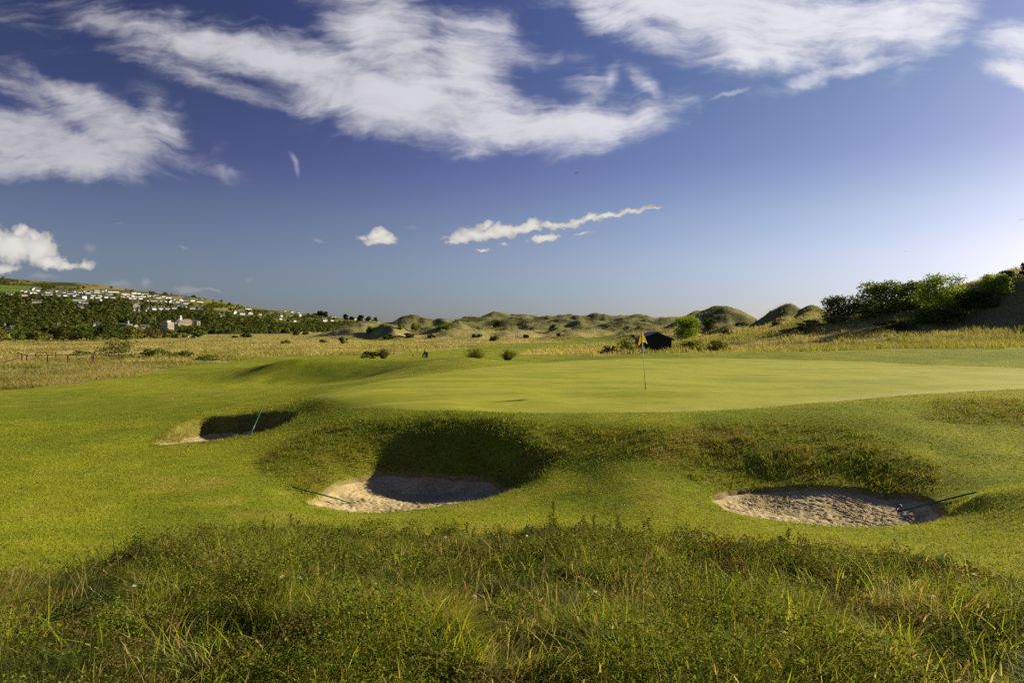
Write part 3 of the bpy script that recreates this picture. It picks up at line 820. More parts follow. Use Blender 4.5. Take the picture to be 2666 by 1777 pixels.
def leaf_quads(P, size, col, up=0.5, aspect=1.7):
    """small leaves as bent diamonds at P"""
    N = len(P)
    d = RNG.normal(size=(N, 3)); d[:, 2] = np.abs(d[:, 2]) * up; d /= np.linalg.norm(d, axis=1)[:, None]
    n = RNG.normal(size=(N, 3)); n[:, 2] += 1.0
    s = np.cross(d, n); s /= np.linalg.norm(s, axis=1)[:, None] + 1e-9
    L = size[:, None] * aspect * 0.5; W = size[:, None] * 0.5
    V = np.stack([P - d * L, P + s * W, P + d * L, P - s * W], 1)
    Q = (np.arange(N) * 4)[:, None] + np.array([[0, 1, 2, 3]])
    return V.reshape(-1, 3), Q, np.repeat(col, 4, 0)

class Pile:
    def __init__(s): s.V = []; s.Q = []; s.T = []; s.C = []; s.n = 0
    def add(s, V, Q, T, C):
        if Q is not None and len(Q): s.Q.append(Q + s.n)
        if T is not None and len(T): s.T.append(T + s.n)
        s.V.append(V); s.C.append(C); s.n += len(V)
    def make(s, name, mat, parent=None):
        return obj_np(name, np.concatenate(s.V), mat, parent, quads=np.concatenate(s.Q) if s.Q else None, tris=np.concatenate(s.T) if s.T else None, col=np.concatenate(s.C))

def stuff(o, label, cat):
    o['kind'] = 'stuff'; return tag(o, label, cat)

def vary(c, amt=0.18, hue=0.08):
    c = np.asarray(c, float)
    k = 1 + RNG.normal(size=(len(c), 1)) * amt
    return np.clip(c * np.clip(k, 0.4, 1.7) * (1 + RNG.normal(size=c.shape) * hue), 0.002, 0.9)

def pick(colours, weights, n):
    i = RNG.choice(len(colours), n, p=np.array(weights) / sum(weights))
    return np.array(colours)[i]

def grid3(x, y): return np.stack([x, y, terr(x, y)], 1)

M_GRASS = attr_mat('grass_blade', rough=0.6, spec=0.15, transl=0.45)
M_TURF = attr_mat('turf_blade', rough=0.7, spec=0.12, transl=0.35)
M_LEAF = attr_mat('leaf', rough=0.85, spec=0.04, transl=0.38)
M_FARLEAF = attr_mat('far_leaf', rough=0.9, spec=0.03, transl=0.30)

# -- rough grass round the tripod
def fore_points(n, ymin=1.7, ymax=9.8):
    n = int(n * 1.35); core = RNG.uniform(size=n) < 0.74
    a = np.where(core, RNG.uniform(-0.95, 0.95, n), RNG.choice([-1.0, 1.0], n) * RNG.uniform(0.95, 1.95, n)); y = RNG.uniform(ymin, ymax, n); x = a * y
    u, v, r, mown, fore, green, bank = cover(x, y, terr(x, y))
    keep = RNG.uniform(size=n) < fore
    return x[keep], y[keep]
def lean_field(x, y):
    g = fbm(x, y, 0.55, 2, 101) * 4 * math.pi
    return np.stack([np.cos(g), np.sin(g)], 1)

def rough_grass():
    pile = Pile()
    x, y = fore_points(310000)
    tus = fbm(x, y, 0.75, 3, 102); fine = fbm(x, y, 0.16, 2, 103); big = fbm(x, y, 1.7, 3, 104)
    keep = RNG.uniform(size=len(x)) < np.clip(0.34 + 1.0 * sstep(0.41, 0.60, tus), 0, 1)
    x, y, tus, fine, big = x[keep], y[keep], tus[keep], fine[keep], big[keep]
    n = len(x)
    hscale = 0.075 + 0.29 * sstep(0.38, 0.64, tus) + 0.04 * big
    h = hscale * RNG.uniform(0.45, 1.15, n)
    w = RNG.uniform(0.0028, 0.0058, n)
    broad = RNG.uniform(size=n) < 0.12 + 0.10 * sstep(0.5, 0.65, big)
    w = np.where(broad, RNG.uniform(0.008, 0.014, n), w) * (1 + 0.05 * np.clip(y - 3, 0, 8))
    lit_patch = sstep(0.40, 0.62, fbm(x, y, 1.1, 3, 105) + 0.06 * (x > 1.0))
    c_dark = pick([(0.060, 0.095, 0.016), (0.085, 0.125, 0.018), (0.050, 0.070, 0.016)], [3, 3, 2], n)
    c_lit = pick([(0.235, 0.280, 0.023), (0.340, 0.375, 0.033), (0.165, 0.210, 0.021)], [3, 3, 3], n)
    c_dry = pick([(0.36, 0.28, 0.11), (0.27, 0.21, 0.07), (0.45, 0.36, 0.18)], [3, 3, 2], n)
    c = c_dark * (1 - lit_patch[:, None]) + c_lit * lit_patch[:, None]  # sunlit and shaded grass tones painted into the blade colour in patches
    dryp = 0.06 + 0.34 * sstep(0.55, 0.72, fbm(x, y, 0.9, 3, 106))
    isdry = RNG.uniform(size=n) < dryp
    c = np.where(isdry[:, None], c_dry, c)
    c = vary(c, 0.26, 0.07)
    ln = lean_field(x, y) * (0.45 + 0.55 * RNG.uniform(size=(n, 1))) + RNG.normal(size=(n, 2)) * 0.45
    lean = ln * h[:, None]
    P = grid3(x, y); P[:, 2] -= 0.01
    tip = c * 0.8 + np.array([0.25, 0.22, 0.06]) * 0.2
    pile.add(*blades(P, h, w, RNG.uniform(0, 2 * math.pi, n), lean, c, 3, tip, 0.45))
    # long blades overtopping the tussocks, lime highlights put into their colour
    x, y = fore_points(9000); k = RNG.uniform(size=len(x)) < 0.25 + 0.75 * sstep(0.45, 0.62, fbm(x, y, 1.0, 3, 111) + 0.03 * x); x, y = x[k], y[k]; n = len(x)
    h = RNG.uniform(0.16, 0.38, n); lean = (lean_field(x, y) * 0.5 + RNG.normal(size=(n, 2)) * 0.45) * h[:, None]
    c = vary(pick([(0.30, 0.37, 0.026), (0.38, 0.42, 0.035), (0.24, 0.30, 0.022), (0.42, 0.37, 0.10)], [3, 3, 3, 1], n), 0.15, 0.05)
    pile.add(*blades(grid3(x, y), h, RNG.uniform(0.005, 0.010, n), RNG.uniform(0, 6.28, n), lean, c, 4, None, 0.4))
    stuff(pile.make('rough_grass', M_GRASS), 'long tussocky grass in the foreground, green blades mixed with dead straw', 'grass')
    # dead stems with seed heads
    pile = Pile()
    x, y = fore_points(11000)
    k = RNG.uniform(size=len(x)) < 0.20 + 0.7 * sstep(0.52, 0.70, fbm(x, y, 0.9, 3, 106))
    x, y = x[k], y[k]; n = len(x)
    h = RNG.uniform(0.12, 0.36, n); yaw = RNG.uniform(0, 2 * math.pi, n)
    lean = (lean_field(x, y) * 0.4 + RNG.normal(size=(n, 2)) * 0.55) * h[:, None]
    P = grid3(x, y)
    c = vary(pick([(0.46, 0.37, 0.18), (0.55, 0.45, 0.25), (0.38, 0.29, 0.12)], [3, 2, 2], n), 0.12, 0.04)
    w = RNG.uniform(0.0018, 0.0036, n) * (1 + 0.06 * (y - 2))
    pile.add(*blades(P, h, w, yaw, lean, c, 4, None, 0.22))
    ll = np.hypot(lean[:, 0], lean[:, 1])
    tipP = P.copy(); tipP[:, :2] += lean * (0.86 ** 1.7)
    tipP[:, 2] += h * (0.86 - 0.22 * 0.74 * np.clip(ll / h, 0, 1.5))
    hd = RNG.uniform(size=n) < 0.6
    for q in range(2):
        pile.add(*blades(tipP[hd], h[hd] * 0.22, RNG.uniform(0.006, 0.011, hd.sum()), yaw[hd] + q * 1.5, lean[hd] * 0.30, vary(c[hd] * 0.9, 0.1, 0.05), 2, None, 0.2))
    stuff(pile.make('dead_stems', M_GRASS), 'pale dry grass stems and seed heads standing in the foreground rough', 'grass')
    # low leafy undergrowth: burnet rose and silverweed
    x, y = fore_points(400000)
    pat = fbm(x, y, 0.8, 3, 108); rag = fbm(x, y, 0.2, 2, 109)
    rb = np.interp(project(x, y, terr(x, y))[0], ROUGH_EDGE_U, ROUGH_EDGE_D)
    back = 1 - sstep(0.9, 2.6, rb - y)          # thickest along the far edge of the rough
    back = back * sstep(0.42, 0.54, fbm(x, y, 0.9, 3, 112))
    k = RNG.uniform(size=len(x)) < np.clip(0.20 + 0.60 * sstep(0.46, 0.60, pat * 0.7 + rag * 0.3) , 0, 1) * sstep(0.0, 0.9, rb - y)
    x, y, pat, back = x[k], y[k], pat[k], back[k]; n = len(x)
    P = grid3(x, y); tus = fbm(x, y, 0.62, 3, 102)
    P[:, 2] += RNG.uniform(0.02, 1, n) ** 0.7 * (0.05 + 0.19 * sstep(0.38, 0.66, tus) + 0.18 * sstep(0.48, 0.68, pat))
    c = vary(pick([(0.075, 0.102, 0.022), (0.125, 0.155, 0.024), (0.225, 0.250, 0.028), (0.16, 0.095, 0.032), (0.045, 0.060, 0.018)], [4, 4, 4, 1, 2], n), 0.2, 0.08)
    V, Q, C = leaf_quads(P, RNG.uniform(0.006, 0.014, n) * (1 + 0.06 * (y - 3)), c, 0.6)
    pile = Pile(); pile.add(V, Q, None, C)
    # bushy clumps of rose and weeds, thickest along the far edge of the rough
    for q in range(330):
        if q < 190:
            uu = RNG.uniform(330, 2560) if q < 140 else RNG.uniform(700, 1800)
            yy = float(np.interp(uu, ROUGH_EDGE_U, ROUGH_EDGE_D)) - RNG.uniform(0.1, 1.3) ** 1.3
        else:
            uu = RNG.uniform(-300, 2950); yy = RNG.uniform(2.4, float(np.interp(uu, ROUGH_EDGE_U, ROUGH_EDGE_D)) - 0.4)
        xx = (uu - CU) / FPX * yy
        rr = RNG.uniform(0.10, 0.26); hh = RNG.uniform(0.12, 0.30) * (1.15 if q < 140 else 0.9)
        m = int(900 * rr / 0.2); gz = float(terr(np.array([xx]), np.array([yy]))[0])
        an = RNG.uniform(0, 6.28, m); rd = np.sqrt(RNG.uniform(0, 1, m)); zt = RNG.uniform(0.1, 1.0, m) ** 0.6
        bump = 0.75 + 0.5 * vnoise(an * 1.3 + q, rd * 3 + q, 7)
        Pc = np.stack([xx + rr * rd * np.cos(an), yy + rr * rd * np.sin(an), gz + hh * zt * np.sqrt(np.maximum(1 - rd ** 2 * 0.9, 0)) * bump], 1)
        base = np.array(((0.072, 0.092, 0.022), (0.110, 0.138, 0.024), (0.185, 0.215, 0.028), (0.135, 0.110, 0.034))[q % 4 if q % 7 else 3])
        cc = vary(base * (0.7 + 0.6 * RNG.uniform(size=(m, 1))), 0.22, 0.07)
        V, Q, C = leaf_quads(Pc, RNG.uniform(0.007, 0.014, m) * (1 + 0.05 * (yy - 3)), cc, 0.6, 1.7); pile.add(V, Q, None, C)
    stuff(pile.make('leafy_undergrowth', M_LEAF), 'small dark green leaves of creeping rose among the foreground grass', 'ground cover')
    # white clover and yarrow heads
    spots = [(1372,1455),(1600,1480),(1550,1645),(2092,1487),(2330,1500),(2535,1585),(2430,1660),(547,1543),(735,1595),(782,1597),(348,1625),(1160,1460),(970,1310),(2075,1420),(2040,1775),(1235,1660)]
    pile = Pile()
    for (u, v) in spots:
        p = at(u, v, 2.0, 14); p.z += 0.03
        for q in range(14):
            d = RNG.normal(size=3); d /= np.linalg.norm(d); d[2] = abs(d[2])
            V, Q, C = leaf_quads(np.array([[p.x + d[0] * .014, p.y + d[1] * .014, p.z + 0.22 + d[2] * .011]]), np.array([0.013]), np.array([(0.75, 0.74, 0.68)]), 0.3, 1.2)
            pile.add(V, Q, None, C)
        pile.add(*blades(np.array([[p.x, p.y, p.z - 0.05]]), np.array([0.28]), np.array([0.003]), np.array([0.0]), np.array([[0.0, 0.0]]), np.array([(0.1, 0.12, 0.03)]), 2))
    stuff(pile.make('clover_flowers', M_LEAF), 'small white clover heads dotted through the foreground grass', 'flowers')

def turf():
    n = 390000
    a = RNG.uniform(-1.02, 1.02, n); y = np.exp(RNG.uniform(math.log(5.2), math.log(27), n)); x = a * y
    z = terr(x, y)
    u, v, r, mown, fore, green, bank = cover(x, y, z)
    s1 = np.maximum(poly_dist(x, y, SAND_C), poly_dist(x, y, SAND_R))
    dl = poly_dist(x, y, RIM_L)
    sand = np.maximum(s1, np.where(dl > -0.2, dl - left_wall(x, y), -1))
    keep = (fore < 0.5) & (green < 0.5) & (mown > 0.5) & (sand < -0.015)
    wild = RNG.uniform(size=n) < np.where(bank > 0.4, 1.0, 0.62)
    keep &= wild
    x, y, z, bank, sand = x[keep], y[keep], z[keep], bank[keep], sand[keep]; n = len(x)
    c = ground_colour(x, y, z)
    shag = np.clip(bank, 0, 1)
    clump = fbm(x, y, 0.35, 3, 121)
    h = (0.032 + 0.026 * RNG.uniform(size=n)) * (0.7 + 0.6 * clump) + shag * (0.030 + 0.100 * sstep(0.45, 0.7, clump)) * RNG.uniform(0.3, 1, n)
    w = (0.0130 + 0.003 * shag) * (y / 11) ** 0.95 * RNG.uniform(0.6, 1.3, n)
    lean = RNG.normal(size=(n, 2)) * (h * 0.55)[:, None] + lean_field(x, y) * (h * 0.35)[:, None]
    c = vary(c * 1.05, 0.20, 0.06)
    dry = RNG.uniform(size=n) < 0.05 + 0.08 * shag
    c = np.where(dry[:, None], vary(np.broadcast_to((0.33, 0.27, 0.10), c.shape), 0.15, 0.05), c)
    pile = Pile()
    P = np.stack([x, y, z - 0.004], 1)
    pile.add(*blades(P, h, w, RNG.uniform(0, 2 * math.pi, n), lean, c, 1, c * 1.12))
    stuff(pile.make('mown_grass', M_TURF), 'short mown grass of the fairway and the shaggier banks round the bunkers', 'grass')
    # daisies
    spots = []
    for (u0, v0, su, sv, m) in ((1590,1240,70,30,26),(150,1240,150,40,10),(560,1180,60,14,7),(2190,1095,60,10,9),(640,1265,40,14,5),(1420,1255,40,16,7),(1800,1330,120,30,8),(2620,1360,60,30,8),(330,1210,120,30,10),(250,1080,140,40,9)):
        for q in range(m): spots.append((RNG.normal(u0, su), RNG.normal(v0, sv)))
    pile = Pile()
    for (u, v) in spots:
        p = at(u, v, 4, 40)
        s = 0.016 * max(1, p.y / 16)
        V, Q, C = leaf_quads(np.array([[p.x, p.y, p.z + 0.045]]), np.array([s]), np.array([(0.8, 0.78, 0.7)]), 0.1, 1.1); pile.add(V, Q, None, C)
    stuff(pile.make('daisies', M_LEAF), 'tiny white daisies scattered in the mown grass', 'flowers')

def tall_grass():
    # meadow, right hand rough and hill, dunes: tufts whose number follows their size in view
    pile_m, pile_r, pile_d = Pile(), Pile(), Pile()
    n = 520000
    a = RNG.uniform(-0.88, 0.88, n); y = np.exp(RNG.uniform(math.log(32), math.log(560), n)); x = a * y
    z = terr(x, y)
    u, v, r, mown, fore, green, bank = cover(x, y, z)
    hid = (v > 1045)
    keep = (mown < 0.5) & (~hid) & (hill_z(a, y) < -4.1)
    keep &= RNG.uniform(size=n) < np.interp(y, [38, 60, 200, 560], [1.0, 0.9, 0.55, 0.35])
    x, y, z, u = x[keep], y[keep], z[keep], u[keep]; n = len(x)
    c = ground_colour(x, y, z)
    clump = fbm(x, y, 2.2, 3, 131)
    right = (u > 1560) & (y < 140)
    onhill = right & (z > EYE - 0.6)
    dune = (y > 150) & (z > EYE - 1.4)
    h = np.where(right, 0.50, np.where(dune, 0.55, np.where((u < 700) & (y < 75), 0.34, 0.50)))
    h = h * (0.45 + 1.0 * sstep(0.3, 0.7, clump)) * RNG.uniform(0.55, 1.15, n)
    w = 0.00075 * y * RNG.uniform(0.6, 1.4, n)
    lean = (np.array([-0.35, -0.12]) + RNG.normal(size=(n, 2)) * 0.38) * h[:, None]
    c = vary(c, np.where(dune, 0.08, 0.17)[:, None], 0.04)
    tip = np.clip(c * 1.05 + np.array([0.035, 0.030, 0.014]), 0, 0.75)
    P = np.stack([x, y, z - 0.03], 1)
    yaw = RNG.normal(0, 0.9, n)
    for m, pile in ((right, pile_r), (dune & ~right, pile_d), (~right & ~dune, pile_m)):
        if m.any(): pile.add(*blades(P[m], h[m], w[m], yaw[m], lean[m], c[m], 2, tip[m], 0.3))
    # shaggy lip where the mown ground meets the rough
    stuff(pile_m.make('meadow_grass', M_GRASS), 'straw coloured tall grass across the flat land behind the fairway', 'grass')
    stuff(pile_r.make('bank_grass', M_GRASS), 'tall green and straw grass at the foot of the right hand hill', 'grass')
    stuff(pile_d.make('marram_grass', M_GRASS), 'grey green marram grass covering the distant dunes', 'grass')
rough_grass(); turf(); tall_grass()
# ------------------------------------------------------------------ trees and bushes
PAL = {
 'dark':   [(0.057, 0.078, 0.026), (0.081, 0.108, 0.033), (0.114, 0.138, 0.035)],
 'mid':    [(0.100, 0.142, 0.036), (0.146, 0.191, 0.044), (0.200, 0.246, 0.051)],
 'bright': [(0.154, 0.226, 0.040), (0.236, 0.318, 0.044), (0.344, 0.418, 0.054)],
 'olive':  [(0.125, 0.137, 0.041), (0.180, 0.184, 0.053), (0.234, 0.227, 0.070)],
 'brown':  [(0.126, 0.110, 0.043), (0.090, 0.090, 0.031), (0.168, 0.142, 0.060)],
 'wood':   [(0.056, 0.077, 0.017), (0.077, 0.099, 0.021), (0.103, 0.116, 0.024), (0.082, 0.082, 0.026)],
}
M_BARK = simple_mat('bark', (0.10, 0.075, 0.05), 0.9, 0.25, 6)

def leaf_cloud(rx, ry, rz, nclump, nleaf, size, pal, flat=0.0, ragged=0.25):
    """leaves gathered in clumps over an uneven crown, centred on its base"""
    P = []; C = []; pal = np.array(pal)
    per = max(3, nleaf // nclump)
    for i in range(nclump):
        zf = RNG.uniform(0.06, 0.86); prof = math.sqrt(max(0.08, 1 - ((zf - 0.32) / 0.68) ** 2))
        an = RNG.uniform(0, 2 * math.pi); rr = prof * RNG.uniform(0.25, 0.82) * (1 + RNG.normal() * 0.08)
        c = np.array([math.cos(an) * rx * rr, math.sin(an) * ry * rr, zf * rz])
        s = np.array([rx, ry, rz * 0.55]) * RNG.uniform(0.22, 0.36)
        q = RNG.normal(size=(per, 3)); q /= np.linalg.norm(q, axis=1)[:, None]
        q *= RNG.uniform(0.55, 1.0 + ragged, (per, 1))
        p = c + q * s
        P.append(p)
        tone = np.clip(RNG.normal(0.5, 0.28), 0, 1) * (len(pal) - 1)
        k = int(min(tone, len(pal) - 2)); f = tone - k
        C.append(np.repeat(((pal[k] * (1 - f) + pal[k + 1] * f))[None], per, 0))
    P = np.concatenate(P); C = vary(np.concatenate(C), 0.15, 0.06)
    P[:, 2] = np.maximum(P[:, 2], 0.02)
    return leaf_quads(P, size * RNG.uniform(0.6, 1.35, len(P)), C, 0.7, 1.5)

def branches(name, h, rx, parent, n=6, trunk=0.4, r0=None):
    bm = bmesh.new()
    r0 = r0 or 0.03 * h
    top = Vector((random.uniform(-.06, .06) * h, random.uniform(-.06, .06) * h, h * trunk))
    add_tube(bm, [(0, 0, -0.25), (0, 0, h * trunk * 0.5), top], [r0 * 1.25, r0, r0 * 0.8], 6)
    for i in range(n):
        a = 2 * math.pi * i / n + random.uniform(-.4, .4); s = random.uniform(0.4, 0.75)
        e = Vector((math.cos(a) * rx * s, math.sin(a) * rx * s, h * random.uniform(0.55, 0.85)))
        add_tube(bm, [top * random.uniform(0.3, 1), top.lerp(e, 0.55) + Vector((0, 0, 0.04 * h)), e], [r0 * 0.6, r0 * 0.4, r0 * 0.15], 5)
    return bm_obj(name, bm, M_BARK, parent, True)

def plant(name, label, cat, u, v, wpx, hpx, pal, group=None, trunk=0.0, dmin=30.0, d=None, clumps=None, dens=1.0, leaf=None, z=None):
    """a bush or tree rooted where the sight line meets the ground, sized from the width and height it shows"""
    if d is None: p = at(u, v, dmin, 1600)
    else:
        x = (u - CU) / FPX * d; p = Vector((x, d, float(terr(np.array([x]), np.array([d]))[0])))
    m = p.y / FPX
    w, h = wpx * m, hpx * m
    if d is not None:                                     # root hidden behind a rise: reach up to the top that shows
        a, b = ray(u, v - hpx); h = float(b) * p.y + EYE - p.z
    root = empty(name, p, label, cat, group, random.uniform(0, 6.28))
    s = leaf or max(0.055, 0.0021 * p.y)
    n = int(np.clip(dens * 5.5 * (w * h) / (s * s), 260, 7500))
    nc = clumps or int(np.clip(n / 50, 12, 90))
    lift = trunk * h
    V, Q, C = leaf_cloud(w * 0.5, w * 0.45, h - lift, nc, n, s, PAL[pal])
    V[:, 2] += lift
    obj_np('crown' if trunk else 'foliage', V, M_FARLEAF if p.y > 140 else M_LEAF, root, quads=Q, col=C)
    branches('trunk' if trunk else 'stems', h, w * 0.5, root, 6, max(trunk + 0.15, 0.18), 0.02 * h + 0.01)
    return root

# right hand hill
HILL_G = 'shrubs along the right hand hill'
for args in [
 ('bush', 'dark dense rounded bush at the left end of the hilltop thicket', 'bush', 2190, 832, 116, 64, 'dark'),
 ('bush', 'large dark bush with a sunlit right edge in the hilltop thicket', 'bush', 2296, 812, 158, 82, 'mid'),
 ('bush', 'leafy bush filling the gap before the tall bright tree on the right hill', 'bush', 2380, 798, 96, 66, 'mid'),
 ('bush', 'lime green bush high on the right hill below the dark pines', 'bush', 2592, 766, 96, 54, 'bright'),
 ('bush', 'dark shrub in shade under the lime green bush on the right hill', 'bush', 2548, 800, 110, 46, 'dark'),
 ('bush', 'dark low scrub in shade below the tall bright tree on the right', 'bush', 2446, 842, 150, 46, 'dark'),
 ('bush', 'brownish thorny shrub between the bright tree and the dark shaded slope', 'bush', 2508, 806, 46, 46, 'brown'),
 ('bramble', 'bramble mound at the low left end of the ridge on the right', 'bramble', 2110, 852, 74, 20, 'olive'),
 ('bramble', 'bramble mound on the ridge just below the dark rounded bush', 'bramble', 2180, 844, 84, 22, 'olive'),
 ('bramble', 'bramble mound on the ridge below the large sunlit edged bush', 'bramble', 2262, 828, 92, 24, 'mid'),
 ('bramble', 'bramble mound on the ridge left of the tall bright tree', 'bramble', 2340, 812, 84, 24, 'olive'),
 ('bramble', 'brown bramble mound on the shaded slope above the straw grass', 'bramble', 2330, 856, 110, 22, 'brown'),
 ('bramble', 'flat dark bramble patch low on the ridge nearest the dunes', 'bramble', 2080, 866, 90, 15, 'brown'),
]:
    plant(*args, group=HILL_G, dmin=55, dens=1.25)
plant('tree', 'tall bright leafy tree on the right hill, tops lit against sky', 'tree', 2452, 812, 146, 100, 'bright', trunk=0.14, dmin=55, dens=0.8)
plant('pine_tree', 'low dark wind bent pine on the crest of the right hill', 'tree', 2612, 728, 66, 24, 'dark', trunk=0.1, dmin=55)
plant('pine_tree', 'dark pine at the right edge standing above the hill crest', 'tree', 2668, 722, 34, 40, 'dark', trunk=0.15, dmin=55)
plant('tree', 'bright green round tree behind the right end of the black shed', 'tree', 1788, 884, 80, 66, 'bright', trunk=0.12, dmin=80, dens=1.1)
plant('bush', 'dark bush nestled in the flank of the highest dune', 'bush', 1846, 856, 52, 30, 'dark', dmin=150)
for u, v, w, h, pal, lab in [
 (1929,848,40,12,'dark','low dark bush on the saddle right of the highest dune'),
 (1892,872,34,16,'dark','small dark bush in grass below the highest dune'),
 (2020,846,28,13,'dark','small dark bush at the left foot of the dark topped dune'),
 (1700,874,80,12,'brown','low brown scrub just behind the left side of the black shed'),
 (747,895,38,12,'mid','rounded bush in the straw meadow left of the pale shrub'),
 (840,892,24,8,'brown','small brown bush in the straw meadow between two larger bushes'),
 (895,895,38,18,'olive','pale twiggy shrub in the straw meadow beyond the grassy mound'),
 (1011,881,33,11,'dark','flat dark bush left of the pair near the dune foot'),
 (1065,879,33,12,'dark','flat dark bush in the middle of the dune foot row'),
 (1122,880,27,9,'dark','flat dark bush at the right of the dune foot row'),
 (1082,860,28,18,'mid','green bush on the slope of the leftmost dune'),
 (1153,860,46,18,'mid','wide green bush in the hollow right of the leftmost dune'),
 (1042,856,16,12,'bright','small bright bush left of the leftmost dune crest'),
 (966,864,24,14,'bright','green bush on the low dune at the end of the wooded ridge'),
 (770,872,16,10,'dark','small dark bush at the foot of the wooded ridge'),
 (795,872,20,8,'dark','low dark bush just right of the one at the ridge foot'),
 (1240,879,33,11,'dark','dark bush on the dune foot left of the small round one'),
 (1288,888,33,14,'dark','dark rounded bush beside the distant pair of golfers'),
 (1370,879,16,8,'dark','small dark bush right of the distant pair of golfers'),
 (1456,875,11,8,'dark','tiny round dark bush before the middle dunes'),
 (1441,860,22,16,'mid','green bush standing in the notch of the middle dunes'),
 (1298,852,34,18,'dark','dark bush on the face of the long middle dune'),
 (1648,879,15,7,'dark','tiny dark bush in the grass just left of the shed roof'),
 (640,878,30,9,'dark','dark flat hedge clump at far left edge of straw meadow'),
 (612,880,18,6,'dark','small low hedge clump beside the dark flat one'),
]:
    plant('bush', lab, 'bush', u, v, w, h, pal, 'bushes scattered over the links', dmin=85)
plant('willow_bush', 'big feathery willow bush growing inside the wooden rail fence', 'bush', 312, 932, 112, 52, 'olive', dmin=45, clumps=60, dens=0.45)
for u, v, w, h, pal, lab in [
 (218,926,66,16,'bright','bright green weedy clump inside the rail fence by the willow bush'),
 (405,930,80,24,'mid','tallest bramble mound at the right end of the rail fence'),
 (470,934,90,22,'mid','bramble mound in the middle of the row beyond the fence'),
 (540,938,90,15,'mid','flattest bramble mound at the right of the row beyond the fence'),
]:
    plant('bramble', lab, 'bramble', u, v, w, h, pal, 'brambles by the rail fence', dmin=45, dens=1.2)
plant('bush', 'dark green low bush just behind the grassy mound by the tee', 'bush', 962, 939, 62, 26, 'mid', d=50.0, dens=1.3)
for u, v, w, h, pal, lab in [
 (1585,926,70,30,'brown','brown reedy scrub at the left end of the thicket by the shed'),
 (1635,924,80,42,'olive','tallest reedy scrub clump against the left wall of the shed'),
 (1800,916,80,34,'olive','olive scrub in tall grass against the right wall of the shed'),
 (1870,914,90,26,'brown','brown scrub in tall grass to the right of the shed'),
]:
    plant('bush', lab, 'bush', u, v, w, h, pal, 'scrub beside the black shed', dmin=52, d=64.0, dens=0.9)

# rushes
def rush(label, u, d, vtop, wpx, seed=0):
    x = (u - CU) / FPX * d; z = float(terr(np.array([x]), np.array([d]))[0])
    a, b = ray(u, vtop); h = float(b) * d + EYE - z
    root = empty('rush_clump', (x, d, z), label, 'rushes', 'rush clumps behind the green')
    n = 260; r = wpx * d / FPX * 0.5
    ang = RNG.uniform(0, 2 * math.pi, n); q = RNG.uniform(0, 1, n) ** 0.7
    P = np.stack([np.cos(ang) * 0.22 * r * q, np.sin(ang) * 0.22 * r * q, np.zeros(n)], 1)
    lean = np.stack([np.cos(ang), np.sin(ang)], 1) * (r * q * RNG.uniform(0.5, 1.05, n))[:, None]
    hh = h * RNG.uniform(0.6, 1.05, n) * (1 - 0.25 * q)
    c = vary(pick([(0.060, 0.068, 0.024), (0.095, 0.098, 0.036), (0.17, 0.14, 0.06)], [4, 4, 1], n), 0.15, 0.05)
    V, Q, T, C = blades(P, hh, np.full(n, 0.032), RNG.uniform(-.5, .5, n), lean, c, 3, None, 0.15)
    pl = Pile(); pl.add(V, Q, T, C)
    k = RNG.uniform(size=n) < 0.32
    tp = P[k].copy(); tp[:, :2] += lean[k] * 0.9; tp[:, 2] += hh[k] * 0.86
    V, Q, C = leaf_quads(tp, np.full(k.sum(), 0.07), vary(np.broadcast_to((0.09, 0.055, 0.03), tp.shape), 0.2), 1.0, 1.3)
    pl.add(V, Q, None, C); pl.make('stems', M_GRASS, root)
rush('wide loose clump of rushes behind the left shoulder of the green', 1238, 49.0, 900, 92)
rush('dense dark clump of rushes, right of the loose one behind the green', 1322, 48.0, 903, 66)
rush('thin rushes growing out of the right side of the low bush', 998, 50.0, 902, 46)

# woods on the far hill: one mass of crowns, with clearings for the houses
HOUSES = []      # filled from the list below: u, v_base, width, height (picture units), kind
_z6 = '''190,467,150,42 480,440,70,45,g 400,410,40,20 590,447,130,42 612,375,95,50,g 690,400,90,44 430,488,100,25,p 750,470,100,38 820,477,110,38 870,443,110,35 901,412,90,40,s
930,472,40,22 1035,405,80,34 1075,470,100,42,y 1140,430,110,38 1190,408,60,30 1185,497,110,34 1070,502,50,22 1270,458,100,30 1300,424,60,28 1350,411,70,33 1440,428,80,38 1400,478,90,38
1340,501,50,24 1380,540,120,34 1355,574,80,38 1515,556,80,72,t 1470,573,110,36 1440,618,80,36 1545,630,110,36 1530,414,60,28 1580,436,80,33 1650,418,60,28 1735,408,100,38 1740,432,90,24 1680,498,100,38
1790,505,80,34 1650,541,60,33 1760,540,90,30 1870,416,60,33 1911,413,50,40,g 1980,426,80,34 1960,463,110,30 1935,501,90,34,y 1905,536,70,24 2030,541,80,34 2080,421,110,24 2200,525,80,22,p 2220,473,70,46,g
2262,476,50,44,g 2190,494,50,20 2310,468,60,38 2310,511,50,24 2340,551,40,24 1810,594,70,38,g 670,610,170,52,s 1450,713,100,46,s 1600,726,60,36,g 225,1088,90,60,s 90,1038,30,20 1060,1020,60,20 1700,1020,50,20 1800,1003,100,40,s'''
